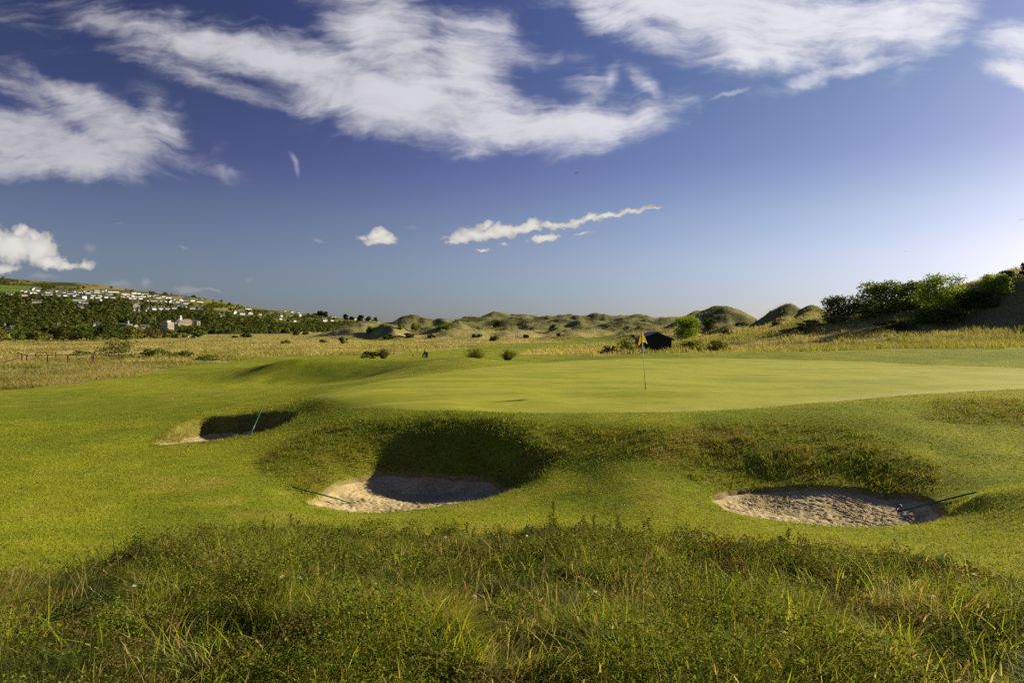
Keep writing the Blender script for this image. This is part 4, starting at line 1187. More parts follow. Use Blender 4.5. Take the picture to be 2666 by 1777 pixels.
_z7 = '''50,308,100,30 20,338,40,26 150,313,100,28 250,316,130,34 215,328,40,26 330,354,60,38 391,351,60,33 460,337,80,28 40,386,70,42,g 20,412,60,33 70,415,60,30 110,383,40,28 160,382,50,28 220,373,90,26 170,414,80,28
500,366,80,33 490,387,80,25 590,354,70,28 650,397,60,40,g 700,376,60,33 800,410,85,40 905,425,80,45,g 990,427,85,66,s 1110,435,95,46 1240,457,110,32 310,452,40,34 410,453,120,38 560,461,60,25 625,467,50,24 715,480,70,50,g
760,490,50,28 840,470,60,20 880,464,40,20 930,487,60,34 980,492,80,25 1020,471,50,25 880,532,95,36 960,550,90,30 1110,598,90,56 1250,602,95,62,s 95,582,120,92,s 90,492,120,44,s 210,509,40,20 160,641,60,24 80,637,70,24 310,598,40,20
411,622,90,60 532,616,90,60 645,607,110,46 792,594,110,46 285,650,30,20 2110,580,130,50 1877,684,80,64,g 2000,700,100,62 2152,699,90,52,g 1642,732,110,64 2335,703,50,30 1765,980,80,66,s 420,803,90,40,s'''
_z2 = '''270,220,32,20 352,204,34,18 467,236,32,26 555,229,30,18 636,228,30,28,g 585,277,36,18 455,256,34,14 780,188,50,18 560,167,34,14 622,179,28,12 942,219,44,22 1150,230,44,32 862,273,54,32 925,263,40,17 1203,277,34,14 1316,280,38,20 1356,250,24,20 355,337,22,22,s 500,166,24,12'''
for txt, ox, oy, sc in ((_z6, 0, 700, 6.92), (_z7, 340, 720, 6.92), (_z2, 600, 760, 3.528)):
    for it in txt.split():
        f = it.split(','); a = [float(q) / sc for q in f[:4]]
        HOUSES.append((ox + a[0], oy + a[1], a[2], a[3], f[4] if len(f) > 4 else 'w'))
BIG = [(441, 864, 34, 32), (494, 848, 66, 34), (326, 852, 40, 24), (353, 853, 20, 12), (376, 857, 28, 16)]

def far_woods():
    n = 11000
    u = RNG.uniform(-120, 1075, n); t = RNG.uniform(0, 1, n)
    sky = np.interp(u, SKY_U, SKY_V); lo = np.interp(u, [0, 600, 900, 1075], [882, 874, 862, 856])
    v = sky + 3 + (lo - sky - 3) * t
    top = v - sky
    dens = sstep(16, 40, top + (fbm(u, v * 2.5, 60, 3, 141) - 0.5) * 46)
    dens = np.maximum(dens, 0.34 * sstep(0.50, 0.60, fbm(u * 1.0, v * 5.0, 60, 4, 142)))
    dens = np.where(in_poly(u, v, [(-900,770),(-900,741),(0,739),(75,742),(115,748),(110,759),(60,762),(0,772)]), 0.0, dens)
    village = in_poly(u, v, [(60,770),(140,752),(330,756),(480,772),(560,790),(540,806),(470,800),(330,782),(200,774),(90,780)])
    dens = np.where(village, dens * 0.55, dens)
    for p in ([(970,834),(1010,831),(1080,836),(1060,842),(980,842)], [(380,768),(470,770),(500,782),(420,780)], [(455,790),(520,806),(500,812),(440,800)]):
        dens = np.where(in_poly(u, v, p), dens * 0.12, dens)
    keep = RNG.uniform(size=n) < dens
    rpx = RNG.uniform(4.2, 9.5, n) * (0.55 + 0.45 * sstep(14, 60, top))
    asp = RNG.uniform(1.0, 1.5, n)
    for (hu, hv, hw, hh) in [h[:4] for h in HOUSES] + BIG:
        near = np.abs(u - hu) < hw * 0.5 + rpx * 0.75
        keep &= ~(near & (v > hv - hh * 0.5) & (v - 1.25 * rpx * asp < hv - hh * 0.15))
    rpx, asp = rpx[keep], asp[keep]
    u, v, top = u[keep], v[keep], top[keep]; n = len(u)
    rows = [hill_at(a, b) for a, b in zip(u, v)]
    P = np.array(rows); P[:, 2] = terr(P[:, 0], P[:, 1])
    per = 34
    R = rpx * P[:, 1] / FPX
    hgt = R * asp
    pal = np.array(PAL['wood'])
    tone = fbm(P[:, 0], P[:, 1], 90, 3, 143)
    cc = pal[RNG.integers(0, len(pal), n)] * (0.75 + 0.8 * tone[:, None])
    cc = np.where((RNG.uniform(size=n) < 0.14)[:, None], np.array((0.095, 0.105, 0.024)), cc)
    q = RNG.normal(size=(n, per, 3)); q /= np.linalg.norm(q, axis=2)[..., None]
    q[..., 2] = np.abs(q[..., 2]) * 1.1 - 0.15
    q *= RNG.uniform(0.78, 1.12, (n, per, 1))
    L = P[:, None, :] + q * np.stack([R, R, hgt], 1)[:, None, :]
    L[..., 2] += (hgt * 0.25)[:, None]
    col = vary(np.repeat(cc, per, 0), 0.20, 0.06)
    # leaf masses lie along the crown surface
    N = n * per
    Pn = L.reshape(-1, 3); nr = q.reshape(-1, 3) + RNG.normal(size=(N, 3)) * 0.35
    nr /= np.linalg.norm(nr, axis=1)[:, None]
    d = np.cross(nr, RNG.normal(size=(N, 3))); d /= np.linalg.norm(d, axis=1)[:, None]
    s = np.cross(nr, d); sz = (np.repeat(R, per) * RNG.uniform(0.20, 0.40, N))[:, None]
    V = np.stack([Pn - d * sz, Pn + s * sz, Pn + d * sz, Pn - s * sz], 1).reshape(-1, 3)
    Q = (np.arange(N) * 4)[:, None] + np.array([[0, 1, 2, 3]])
    o = obj_np('woodland', V, M_FARLEAF, quads=Q, col=np.repeat(col, 4, 0))
    stuff(o, 'dense dark green woodland covering the far hillside below the village', 'woodland')
far_woods()

# scrubby trees at the foot of the hill, nearest row
SCRUB = [(-25,890,90,36,'olive','olive scrub tree cut by the left edge of the picture'),(40,888,80,30,'mid','green scrub tree near the left edge, below the chimneyed stone house'),
 (95,889,74,26,'olive','low olive scrub in front of the wood, left of the dark gap'),(128,886,40,34,'dark','dark scrub tree at the dark gap left of the tallest scrub'),
 (165,886,86,40,'olive','tall olive scrub tree right of the dark gap'),(225,886,90,38,'mid','broad green scrub tree behind the willow bush on its left'),
 (280,887,80,38,'dark','dark scrub tree directly behind the willow bush'),(335,884,80,34,'olive','olive scrub tree below the round hall'),
 (390,882,80,30,'brown','brownish scrub tree left of the tower block foot'),(435,880,60,20,'olive','low scrub right under the tower block'),
 (470,880,50,14,'mid','low green scrub behind the white vehicle'),(518,878,56,18,'mid','last rounded scrub at the right end of the row')]
for u, v, w, h, pal, lab in SCRUB:
    plant('scrub_tree', lab, 'tree', u, v, w, h * 1.1, pal, 'scrub trees at the foot of the far hill', trunk=0.06, dmin=150, dens=1.1)
# trees standing on the ridge end
for u, v, w, h, lab in [(835,822,16,14,'leftmost round tree on the descending skyline of the ridge'),(849,824,14,12,'second round tree on the skyline, beside the leftmost'),
 (900,833,15,16,'round dark tree standing alone left of the white ridge house'),(916,833,14,13,'small dark tree touching the left of the white ridge house'),
 (938,836,20,18,'broad dark tree right of the white ridge house'),(960,840,18,20,'tall dark tree left of the last ridge houses'),(977,842,16,18,'dark tree over the last white house of the ridge')]:
    q = hill_at(u, v)
    m = q[1] / FPX; z = float(terr(q[:1], q[1:2])[0])
    root = empty('tree', (q[0], q[1], z), lab, 'tree', 'trees on the end of the ridge')
    V, Q, C = leaf_cloud(w * m / 2, w * m / 2, h * m * 0.9, 12, 260, 0.0024 * q[1], PAL['dark']); V[:, 2] += h * m * 0.12
    obj_np('crown', V, M_FARLEAF, root, quads=Q, col=C)
    branches('trunk', h * m, w * m * 0.4, root, 4, 0.35, 0.5)
# ------------------------------------------------------------------ things on the course
M_WHITE = simple_mat('white_paint', (0.78, 0.77, 0.74), 0.4, 0.06, 12)
M_BLACK = simple_mat('black_paint', (0.015, 0.015, 0.016), 0.5, 0.2, 12)
M_IRON = simple_mat('rake_iron', (0.030, 0.028, 0.028), 0.45, 0.25, 30, 0.4)
M_RAKE = simple_mat('green_handle', (0.008, 0.105, 0.075), 0.35, 0.18, 9, 0.4)
M_FLAG, _t, _p = new_mat('yellow_cloth')
_tr = _t.node('ShaderNodeBsdfTranslucent'); _tr.inputs[0].default_value = (0.90, 0.72, 0.02, 1)
_t.put(_p.inputs['Base Color'], (0.86, 0.72, 0.02, 1)); _p.inputs['Roughness'].default_value = 0.7
_mx = _t.node('ShaderNodeMixShader'); _mx.inputs[0].default_value = 0.45
_t.l.new(_p.outputs[0], _mx.inputs[1]); _t.l.new(_tr.outputs[0], _mx.inputs[2]); _t.l.new(_mx.outputs[0], M_FLAG.node_tree.nodes['Material Output'].inputs[0])

def tube_obj(name, pts, radii, mat, parent=None, n=8):
    bm = bmesh.new(); add_tube(bm, pts, radii, n); return bm_obj(name, bm, mat, parent, True)

# flagstick
pb = at(1681, 1013, 15, 40)
root = empty('flagstick', pb, 'yellow golf flag hanging on a white and black pole in the green', 'flag')
H = 150 * pb.y / FPX
tilt = -0.155 / 2.11
def pole(z): return (tilt * z, 0.0, z)
tube_obj('pole', [pole(0.54), pole(H)], [0.0125, 0.011], M_WHITE, root)
tube_obj('lower_band', [pole(-0.05), pole(0.40)], [0.0135, 0.0135], M_BLACK, root)
tube_obj('upper_band', [pole(0.43), pole(0.54)], [0.0132, 0.0132], M_BLACK, root)
tube_obj('finial', [pole(H), pole(H + 0.02)], [0.016, 0.012], M_BLACK, root)
bm = bmesh.new(); rows = []
for j in range(15):
    t = j / 14; row = []
    for i in range(17):
        s = i / 8 - 1
        wdt = (0.205 if s < 0 else 0.165)
        ln = 0.38 + (0.20 if s < 0 else 0.05) * abs(s) ** 1.4
        x = s * (0.012 + wdt * t ** 0.9) ; y = -0.016 + 0.055 * math.sin(s * 7.0) * t + 0.03 * math.sin(s * 15 + 1) * t - 0.02 * abs(s) * t
        z = H - 0.005 - ln * t - 0.02 * math.sin(s * 9) * t
        row.append(bm.verts.new((x + tilt * z, y, z)))
    rows.append(row)
for j in range(14):
    for i in range(16):
        bm.faces.new((rows[j][i], rows[j][i + 1], rows[j + 1][i + 1], rows[j + 1][i]))
fl = bm_obj('flag', bm, M_FLAG, root, True)
sm = fl.modifiers.new('thick', 'SOLIDIFY'); sm.thickness = 0.0015
bm = bmesh.new(); bmesh.ops.create_cone(bm, cap_ends=True, segments=24, radius1=0.054, radius2=0.054, depth=0.012)  # flat black disc on the turf, stands for the dark inside the hole
cup = bm_obj('golf_hole', bm, M_BLACK); cup.location = pb + Vector((0, 0, 0.004)); tag(cup, 'dark hole in the green at the foot of the flagstick', 'hole')

# rakes: handle end points are where they rest
def rake(label, head, tip, side, lift=0.0):
    head, tip = Vector(head), Vector(tip)
    root = empty('bunker_rake', head, label, 'rake', 'rakes left in the bunkers')
    d = (tip - head); L = d.length; dn = d.normalized()
    tube_obj('handle', [dn * 0.10, dn * L], [0.0165, 0.0155], M_RAKE, root, 10)
    tube_obj('ferrule', [dn * 0.0, dn * 0.14], [0.013, 0.019], M_IRON, root, 8)
    sd = Vector(side).normalized(); sd = (sd - dn * sd.dot(dn)).normalized()
    nrm = dn.cross(sd); nrm = nrm if nrm.z < 0 else -nrm
    bm = bmesh.new()
    bow = [sd * (s * 0.19) + dn * (0.09 * abs(s) ** 2.2) for s in [i / 6 - 1 for i in range(13)]]
    add_tube(bm, bow, 0.011, 6)
    for s in (-1, 1): add_tube(bm, [dn * 0.0, sd * (0.10 * s) + dn * 0.035], 0.007, 5)
    bm_obj('head', bm, M_IRON, root, True)
    for i in range(0, 13, 2):
        p = bow[i]
        tube_obj('tine', [p, p + nrm * 0.045 + dn * 0.008, p + nrm * 0.075 + dn * 0.03], [0.0065, 0.0055, 0.003], M_IRON, root, 5)
def on(u, v, up=0.02, dmin=5, dmax=60): p = at(u, v, dmin, dmax); p.z += up; return p
rake('bunker rake lying in the right bunker, dark green handle over the grass lip', on(2333, 1346, 0.10), on(2543, 1287, 0.05), (0.10, 1.0, 0.25))
rake('bunker rake lying across the left tip of the middle bunker', on(950, 1322, 0.05), on(760, 1273, 0.05), (0.25, 1.0, 0.35))
p0 = at(652, 1131, 12, 40); p1 = Vector(((684 - CU) / FPX * (p0.y + 1.5), p0.y + 1.5, 0)); a_, b_ = ray(684, 1060); p1 = Vector((float(a_) * (p0.y + 1.5), p0.y + 1.5, float(b_) * (p0.y + 1.5) + EYE))
dv = (p0 - p1).normalized()
rake('bunker rake propped upright against the wall of the far left bunker', p0 + dv * 0.30, p1, (1, 0.2, 0))

# black shed
M_SHED = simple_mat('tarred_boards', (0.022, 0.022, 0.022), 0.65, 0.3, 3, 0.25, 0.4, 20, stretch=(1, 1, 0.15))
M_FELT = simple_mat('roof_felt', (0.075, 0.08, 0.09), 0.55, 0.25, 4, 0.35)
sx, sd = (1710 - CU) / FPX * 78.0, 78.0
sg = float(terr(np.array([sx]), np.array([sd]))[0])
root = empty('shed', (sx, sd, sg), 'black boarded shed with a shallow gabled roof beyond the green', 'shed')
ez, rz_ = EYE - 0.93 - sg, EYE - 0.22 - sg
hw = 1.70
bm = bmesh.new()
add_prism(bm, [(-hw, -0.8), (hw, -0.8), (hw, ez), (0, rz_), (-hw, ez)], 0, 4.4)
n = 26
for i in range(n):                                   # cover battens
    x = -hw + 0.07 + (2 * hw - 0.14) * i / (n - 1); top = ez + (rz_ - ez) * (1 - abs(x) / hw) - 0.03
    add_box(bm, (x - 0.022, -0.022, -0.75), (x + 0.022, -0.001, top))
bm_obj('wall', bm, M_SHED, root)
sl = (rz_ - ez) / hw
for s in (-1, 1):
    bm = bmesh.new(); xo = hw + 0.24
    add_prism(bm, [(0.0, rz_ + 0.003), (s * xo, rz_ + 0.003 - sl * xo), (s * xo, rz_ + 0.07 - sl * xo), (0.0, rz_ + 0.07)], -0.22, 4.6)
    bm_obj('roof', bm, M_FELT, root)
    bm = bmesh.new()
    add_prism(bm, [(s * 0.0, rz_ + 0.02), (s * xo, rz_ + 0.02 - sl * xo), (s * xo, rz_ - 0.14 - sl * xo), (s * 0.0, rz_ - 0.14)], -0.255, -0.223)
    bm_obj('bargeboard', bm, M_SHED, root)

# litter bin and ball washer on the tee
M_GRN = simple_mat('green_plastic', (0.010, 0.075, 0.050), 0.4, 0.12, 6, 0.4)
pq = at(1111, 931, 55, 140); k = pq.y / FPX
root = empty('litter_bin', pq, 'dark green litter bin standing on the tee beside the ball washer', 'bin')
bm = bmesh.new(); R0, R1, hb = 3.4 * k, 4.6 * k, 13.5 * k
vs = [[bm.verts.new((r * math.cos(a), r * math.sin(a), z)) for a in [2 * math.pi * i / 16 for i in range(16)]] for r, z in ((R0, 0), (R1, hb))]
for i in range(16): bm.faces.new((vs[0][i], vs[0][(i + 1) % 16], vs[1][(i + 1) % 16], vs[1][i]))
bm.faces.new(vs[0][::-1]); bm.faces.new(vs[1]); bm_obj('body', bm, M_GRN, root, False)
tube_obj('rim', [(0, 0, hb - 0.02), (0, 0, hb + 1.2 * k)], [R1 * 1.12, R1 * 1.05], M_BLACK, root, 16)
root = empty('ball_washer', pq + Vector((-8.2 * k, 0.1, 0)), 'green ball washer on a splayed post left of the litter bin', 'ball washer')
tube_obj('post', [(1.6 * k, 0, -0.1), (2.4 * k, 0, 15 * k)], [1.0 * k, 0.9 * k], M_BLACK, root, 8)
tube_obj('brace', [(-2.6 * k, 0, 0), (-1.6 * k, 0, 8 * k), (2.2 * k, 0, 15.5 * k)], [1.5 * k, 1.6 * k, 1.0 * k], M_BLACK, root, 8)
tube_obj('housing', [(2.8 * k, 0, 14 * k), (3.4 * k, 0, 23 * k)], [1.7 * k, 1.7 * k], M_GRN, root, 10)
tube_obj('plunger', [(3.4 * k, 0, 23 * k), (3.4 * k, 0, 25.5 * k)], [0.8 * k, 1.0 * k], M_BLACK, root, 8)

def ball(name, u, v, r, rgb, label):
    p = at(u, v, 45, 160)
    bm = bmesh.new(); bmesh.ops.create_icosphere(bm, subdivisions=3, radius=r)
    for w in bm.verts: w.co.z = w.co.z * 0.9 + r * 0.75
    add_tube(bm, [(0, 0, -0.1), (0, 0, r * 0.3)], r * 0.18, 6)
    o = bm_obj(name, bm, simple_mat(name + '_paint', rgb, 0.4, 0.05), None, True); o.location = p
    tag(o, label, 'tee marker', 'tee markers')
ball('tee_marker', 724, 926, 0.13, (0.75, 0.52, 0.02), 'yellow tee marker ball nearest the straw grass on the left')
ball('tee_marker', 809, 925.5, 0.13, (0.75, 0.52, 0.02), 'yellow tee marker ball just left of the grassy mound bush')
ball('tee_marker', 1076, 927, 0.14, (0.62, 0.10, 0.03), 'orange red tee marker ball left of the ball washer')
ball('tee_marker', 1025, 922, 0.11, (0.02, 0.03, 0.05), 'dark tee marker ball between the low bush and the red marker')

# rail fence
M_POST = simple_mat('weathered_wood', (0.115, 0.068, 0.050), 0.85, 0.3, 5, 0.2, 0.4, 30)
M_RAIL = simple_mat('grey_rail', (0.25, 0.20, 0.15), 0.85, 0.25, 5, 0.2)
def fz(u, d): x = (u - CU) / FPX * d; return Vector((x, d, float(terr(np.array([x]), np.array([d]))[0])))
front = [fz(47, 78), fz(57, 74), fz(69, 70), fz(123, 70.5), fz(176, 71), fz(243, 72), fz(310, 73.5), fz(380, 86)]
back = [front[2], fz(93, 80), fz(145, 80), fz(193, 86), fz(247, 88), fz(300, 90)]
root = empty('rail_fence', front[2], 'low wooden post and rail fence round the rough on the left', 'fence')
o0 = front[2]
def top(p, h=0.78): return p - o0 + Vector((0, 0, h))
seen = set()
for i, p in enumerate(front + back[1:]):
    bm = bmesh.new(); q = p - o0; r = random.uniform(0.055, 0.075)
    add_tube(bm, [q + Vector((0, 0, -0.3)), q + Vector((random.uniform(-.03, .03), 0, 0.84))], [r * 1.1, r], 8)
    bm_obj('post', bm, M_POST, root, True)
for line, mt in ((front, M_RAIL), (back, M_RAIL)):
    for p, q in zip(line[:-1], line[1:]):
        tube_obj('rail', [top(p), (top(p) + top(q)) / 2 - Vector((0, 0, 0.02)), top(q)], 0.042, M_POST if q.x < front[4].x + 0.1 and line is front else mt, root, 7)
p = front[5] + Vector((0, -0.10, 0.30))
root = empty('warning_sign', p, 'small red notice board with a white mark on the rail fence', 'sign')
M_RED = simple_mat('red_board', (0.50, 0.13, 0.14), 0.5, 0.1)
bm = bmesh.new(); add_box(bm, (-0.17, -0.012, 0.06), (0.17, 0.012, 0.36)); bm_obj('board', bm, M_RED, root)
bm = bmesh.new(); add_box(bm, (-0.05, -0.017, 0.13), (0.04, -0.0125, 0.20)); add_box(bm, (-0.012, -0.017, 0.2), (0.03, -0.0125, 0.30)); bm_obj('symbol', bm, M_WHITE, root)
for q in (-0.12, 0.12): tube_obj('stake', [(q, 0.02, -0.5), (q, 0.02, 0.08)], 0.018, M_POST, root, 6)
pm = at(134, 893 + 8, 90, 400)
o = tube_obj('marker_post', [(0, 0, 0), (0, 0, 0.9)], 0.07, simple_mat('red_post', (0.5, 0.08, 0.04), 0.6), None, 6); o.location = pm
tag(o, 'small red marker post in the straw field beyond the rail fence', 'post')

# birds
M_GULL = simple_mat('white_feather', (0.72, 0.71, 0.69), 0.6, 0.05)
def sitting_gull():
    bm = bmesh.new()
    add_tube(bm, [(-0.24, 0, 0.17), (-0.12, 0, 0.16), (0.02, 0, 0.16), (0.13, 0, 0.19), (0.18, 0, 0.28), (0.22, 0, 0.32), (0.27, 0, 0.31)], [0.012, 0.05, 0.085, 0.07, 0.045, 0.045, 0.01], 8)
    for s in (-0.03, 0.03): add_tube(bm, [(0.02, s, 0.0), (0.03, s, 0.12)], 0.010, 5)
    for v in bm.verts: v.co *= 1.25
    me = bpy.data.meshes.new('gull'); bm.to_mesh(me); bm.free(); me.materials.append(M_GULL)
    return me
GM = sitting_gull()
for lab, L in (('white gull resting on the far mown strip before the middle dunes', [(1479,890),(1521,891),(1527,891),(1537,889.5),(1549,890),(1564,891),(1572,890)]),
               ('white gull resting in the meadow beyond the grassy mound', [(925,889),(937,891),(978,890),(1004,890),(1039,888.5),(1044,889),(1087,888)])):
    for u, v in L:
        o = link(bpy.data.objects.new('gull', GM)); o.location = at(u, v, 110, 500); o.rotation_euler = (0, 0, random.uniform(0, 6.28))
        tag(o, lab, 'bird', 'gulls on the far fairway' if u > 1300 else 'gulls in the meadow')
def flying(label, u, v, d, span, bank):
    a, b = ray(u, v); bm = bmesh.new(); s = span / 2
    add_tube(bm, [(0, -0.30 * s, 0), (0, -0.12 * s, 0), (0, 0.15 * s, 0), (0, 0.38 * s, 0.01)], [0.01, 0.09 * s, 0.10 * s, 0.02], 8)
    for q in (-1, 1):
        up = [bm.verts.new((q * s * t, y, z)) for t, y, z in ((0.05, -0.12 * s, 0.02), (0.45, -0.20 * s, 0.12 * s), (1.0, 0.10 * s, 0.02 * s))]
        lo = [bm.verts.new((q * s * t, y, z)) for t, y, z in ((0.05, 0.16 * s, 0.0), (0.45, 0.10 * s, 0.10 * s), (0.98, 0.14 * s, 0.02 * s))]
        for i in range(2): bm.faces.new((up[i], up[i + 1], lo[i + 1], lo[i]))
    o = bm_obj('bird', bm, simple_mat('gull_grey', (0.30, 0.28, 0.25), 0.6, 0.1)); o.location = (float(a) * d, d, float(b) * d + EYE); o.rotation_euler = (0.2, bank, 2.2)
    sm = o.modifiers.new('thick', 'SOLIDIFY'); sm.thickness = 0.012
    tag(o, label, 'bird', 'birds in the air')
flying('gull gliding in open sky below the long wispy cloud', 1501, 451, 150, 1.25, 0.22)
flying('small dark bird high over the right hand hill', 2358, 655, 120, 0.55, -0.3)

# people far off on the course
def person(name, label, u, v, shirt, legs, dmin=180):
    p = at(u, v, dmin, 900)
    J = {'pel': (0, 0, .95), 'chest': (0, .02, 1.32), 'neck': (0, .02, 1.50), 'head': (0, .0, 1.66), 'crown': (0, 0, 1.76), 'ls': (-.19, .02, 1.42), 'rs': (.19, .02, 1.42),
         'le': (-.25, .02, 1.14), 're': (.26, -.06, 1.16), 'lw': (-.24, -.08, .90), 'rw': (.16, -.24, 1.02), 'lh': (-.1, 0, .9), 'rh': (.1, 0, .9), 'lk': (-.11, -.03, .5), 'rk': (.12, .02, .5), 'la': (-.11, .02, .08), 'ra': (.14, .04, .08), 'lf': (-.12, -.12, .04), 'rf': (.16, -.1, .04)}
    R = {'pel': .15, 'chest': .17, 'neck': .06, 'head': .10, 'crown': .07, 'ls': .07, 'rs': .07, 'le': .048, 're': .048, 'lw': .036, 'rw': .036, 'lh': .10, 'rh': .10, 'lk': .065, 'rk': .065, 'la': .045, 'ra': .045, 'lf': .04, 'rf': .04}
    E = [('pel', 'chest'), ('chest', 'neck'), ('neck', 'head'), ('head', 'crown'), ('chest', 'ls'), ('chest', 'rs'), ('ls', 'le'), ('rs', 're'), ('le', 'lw'), ('re', 'rw'), ('pel', 'lh'), ('pel', 'rh'), ('lh', 'lk'), ('rh', 'rk'), ('lk', 'la'), ('rk', 'ra'), ('la', 'lf'), ('ra', 'rf')]
    ks = list(J); me = bpy.data.meshes.new(name)
    me.from_pydata([J[k] for k in ks], [(ks.index(a), ks.index(b)) for a, b in E], [])
    o = link(bpy.data.objects.new(name, me)); o.location = p; o.rotation_euler = (0, 0, random.uniform(-1, 1))
    o.modifiers.new('skin', 'SKIN'); o.modifiers.new('sub', 'SUBSURF').levels = 1
    for i, k in enumerate(ks):
        me.skin_vertices[0].data[i].radius = (R[k], R[k]); me.skin_vertices[0].data[i].use_root = (k == 'pel')
    m, t, pr = new_mat('clothes')
    z = t.sep(t.node('ShaderNodeTexCoord').outputs['Object'])[2]
    c = t.mix(t.math('GREATER_THAN', z, 0.93), legs + (1,), shirt + (1,)); c = t.mix(t.math('GREATER_THAN', z, 1.52), c, (0.36, 0.22, 0.16, 1))
    t.put(pr.inputs['Base Color'], c); me.materials.append(m)
    tag(o, label, 'person', 'golfers far off')
person('person', 'distant golfer in dark clothes beside the small bush, left of the pair', 1343, 881, (0.04, 0.04, 0.06), (0.03, 0.03, 0.03))
person('person', 'distant golfer with white top, right of the pair', 1348, 881, (0.6, 0.58, 0.55), (0.04, 0.04, 0.05))
person('person', 'distant walker in dark clothes at the foot of the wooded hill', 599, 878, (0.05, 0.04, 0.05), (0.03, 0.03, 0.04))
person('person', 'distant figure near the last rounded scrub below the hill', 568, 878, (0.06, 0.03, 0.03), (0.04, 0.04, 0.04))
# vehicle and hut at the edge of the scrub
pv = at(484, 879, 150, 600); k = pv.y / FPX
root = empty('parked_van', pv, 'white parked vehicle at the edge of the scrub below the hill', 'vehicle', rz=0.2)
L, Hh, W = 12 * k, 5.4 * k, 4.5 * k
bm = bmesh.new(); add_prism(bm, [(-L/2, 0.18*Hh), (L/2, 0.18*Hh), (L/2, 0.5*Hh), (L*0.36, 0.58*Hh), (L*0.22, Hh), (-L*0.46, Hh), (-L/2, 0.6*Hh)], -W/2, W/2); bm_obj('body', bm, M_WHITE, root)
for x in (-0.3, 0.3):
    for y in (-1, 1): tube_obj('wheel', [(x * L, y * (W / 2 - 0.05), 0.16 * Hh), (x * L, y * (W / 2 + 0.03), 0.16 * Hh)], 0.16 * Hh, M_BLACK, root, 12)
bm = bmesh.new(); add_prism(bm, [(-L*0.40, 0.62*Hh), (L*0.29, 0.62*Hh), (L*0.20, 0.92*Hh), (-L*0.38, 0.92*Hh)], -W/2 - 0.012, -W/2 - 0.002); bm_obj('side_window', bm, M_BLACK, root)
pv = at(503, 880, 150, 600)
root = empty('hut', pv, 'low dark hut with a pale teal roof right of the white vehicle', 'hut', rz=0.1)
bm = bmesh.new(); add_box(bm, (-6*k, 0, -0.3), (6*k, 5*k, 2.6*k)); bm_obj('wall', bm, M_SHED, root)
bm = bmesh.new(); add_prism(bm, [(-7*k, 2.61*k), (7*k, 2.61*k), (5*k, 4.2*k), (-3*k, 4.6*k)], -0.5*k, 5.5*k); bm_obj('roof', bm, simple_mat('teal_sheet', (0.25, 0.42, 0.42), 0.4), root)

# burnet rose sprigs standing out of the rough
M_STEM = simple_mat('red_stem', (0.12, 0.05, 0.03), 0.7, 0.2)
def sprig(label, u, vtop, hpx, d):
    a, b = ray(u, vtop); x = float(a) * d; zt = float(b) * d + EYE
    g = float(terr(np.array([x]), np.array([d]))[0])
    h = max(zt - g, 0.16)
    root = empty('rose_sprig', (x, d, g), label, 'rose sprig', 'rose sprigs above the rough grass')
    nst = random.choice((2, 3, 3, 4)); P = []; C = []
    for i in range(nst):
        hh = h * (1.0 if i == 0 else random.uniform(0.55, 0.85))
        a0 = random.uniform(0, 6.28); sp = 0.0 if i == 0 else random.uniform(0.05, 0.14)
        f = lambda t: Vector((math.cos(a0) * (sp * t + 0.02 * math.sin(5 * t)), math.sin(a0) * (sp * t + 0.02 * math.sin(4 * t)), hh * t))
        tube_obj('stem', [f(t) for t in (0, .25, .5, .75, 1)], [0.0042, 0.0038, 0.003, 0.0025, 0.0015], M_STEM, root, 5)
        nl = int(16 + hh * 60)
        for q in range(nl):                               # pinnate leaves along the stem
            t = 0.25 + 0.75 * (q + random.random()) / nl
            c = f(min(t, 1)); al = random.uniform(0, 6.28); el = random.uniform(-0.1, 0.7)
            ln = random.uniform(0.030, 0.055) * (1.15 - 0.45 * t)
            for w in range(1, 5):
                for s in ((-1, 1) if w < 4 else (0,)):
                    P.append(c + Vector((math.cos(al) * math.cos(el), math.sin(al) * math.cos(el), math.sin(el))) * (ln * w / 4) + Vector((-math.sin(al), math.cos(al), 0)) * s * 0.007)
                    C.append(random.choice(((0.030, 0.044, 0.016), (0.045, 0.062, 0.020), (0.060, 0.080, 0.022), (0.085, 0.045, 0.022))))
    P = np.array([tuple(p) for p in P]); V, Q, Cc = leaf_quads(P, RNG.uniform(0.008, 0.013, len(P)), vary(np.array(C), 0.15), 0.5, 1.5)
    obj_np('leaves', V, M_LEAF, root, quads=Q, col=Cc)
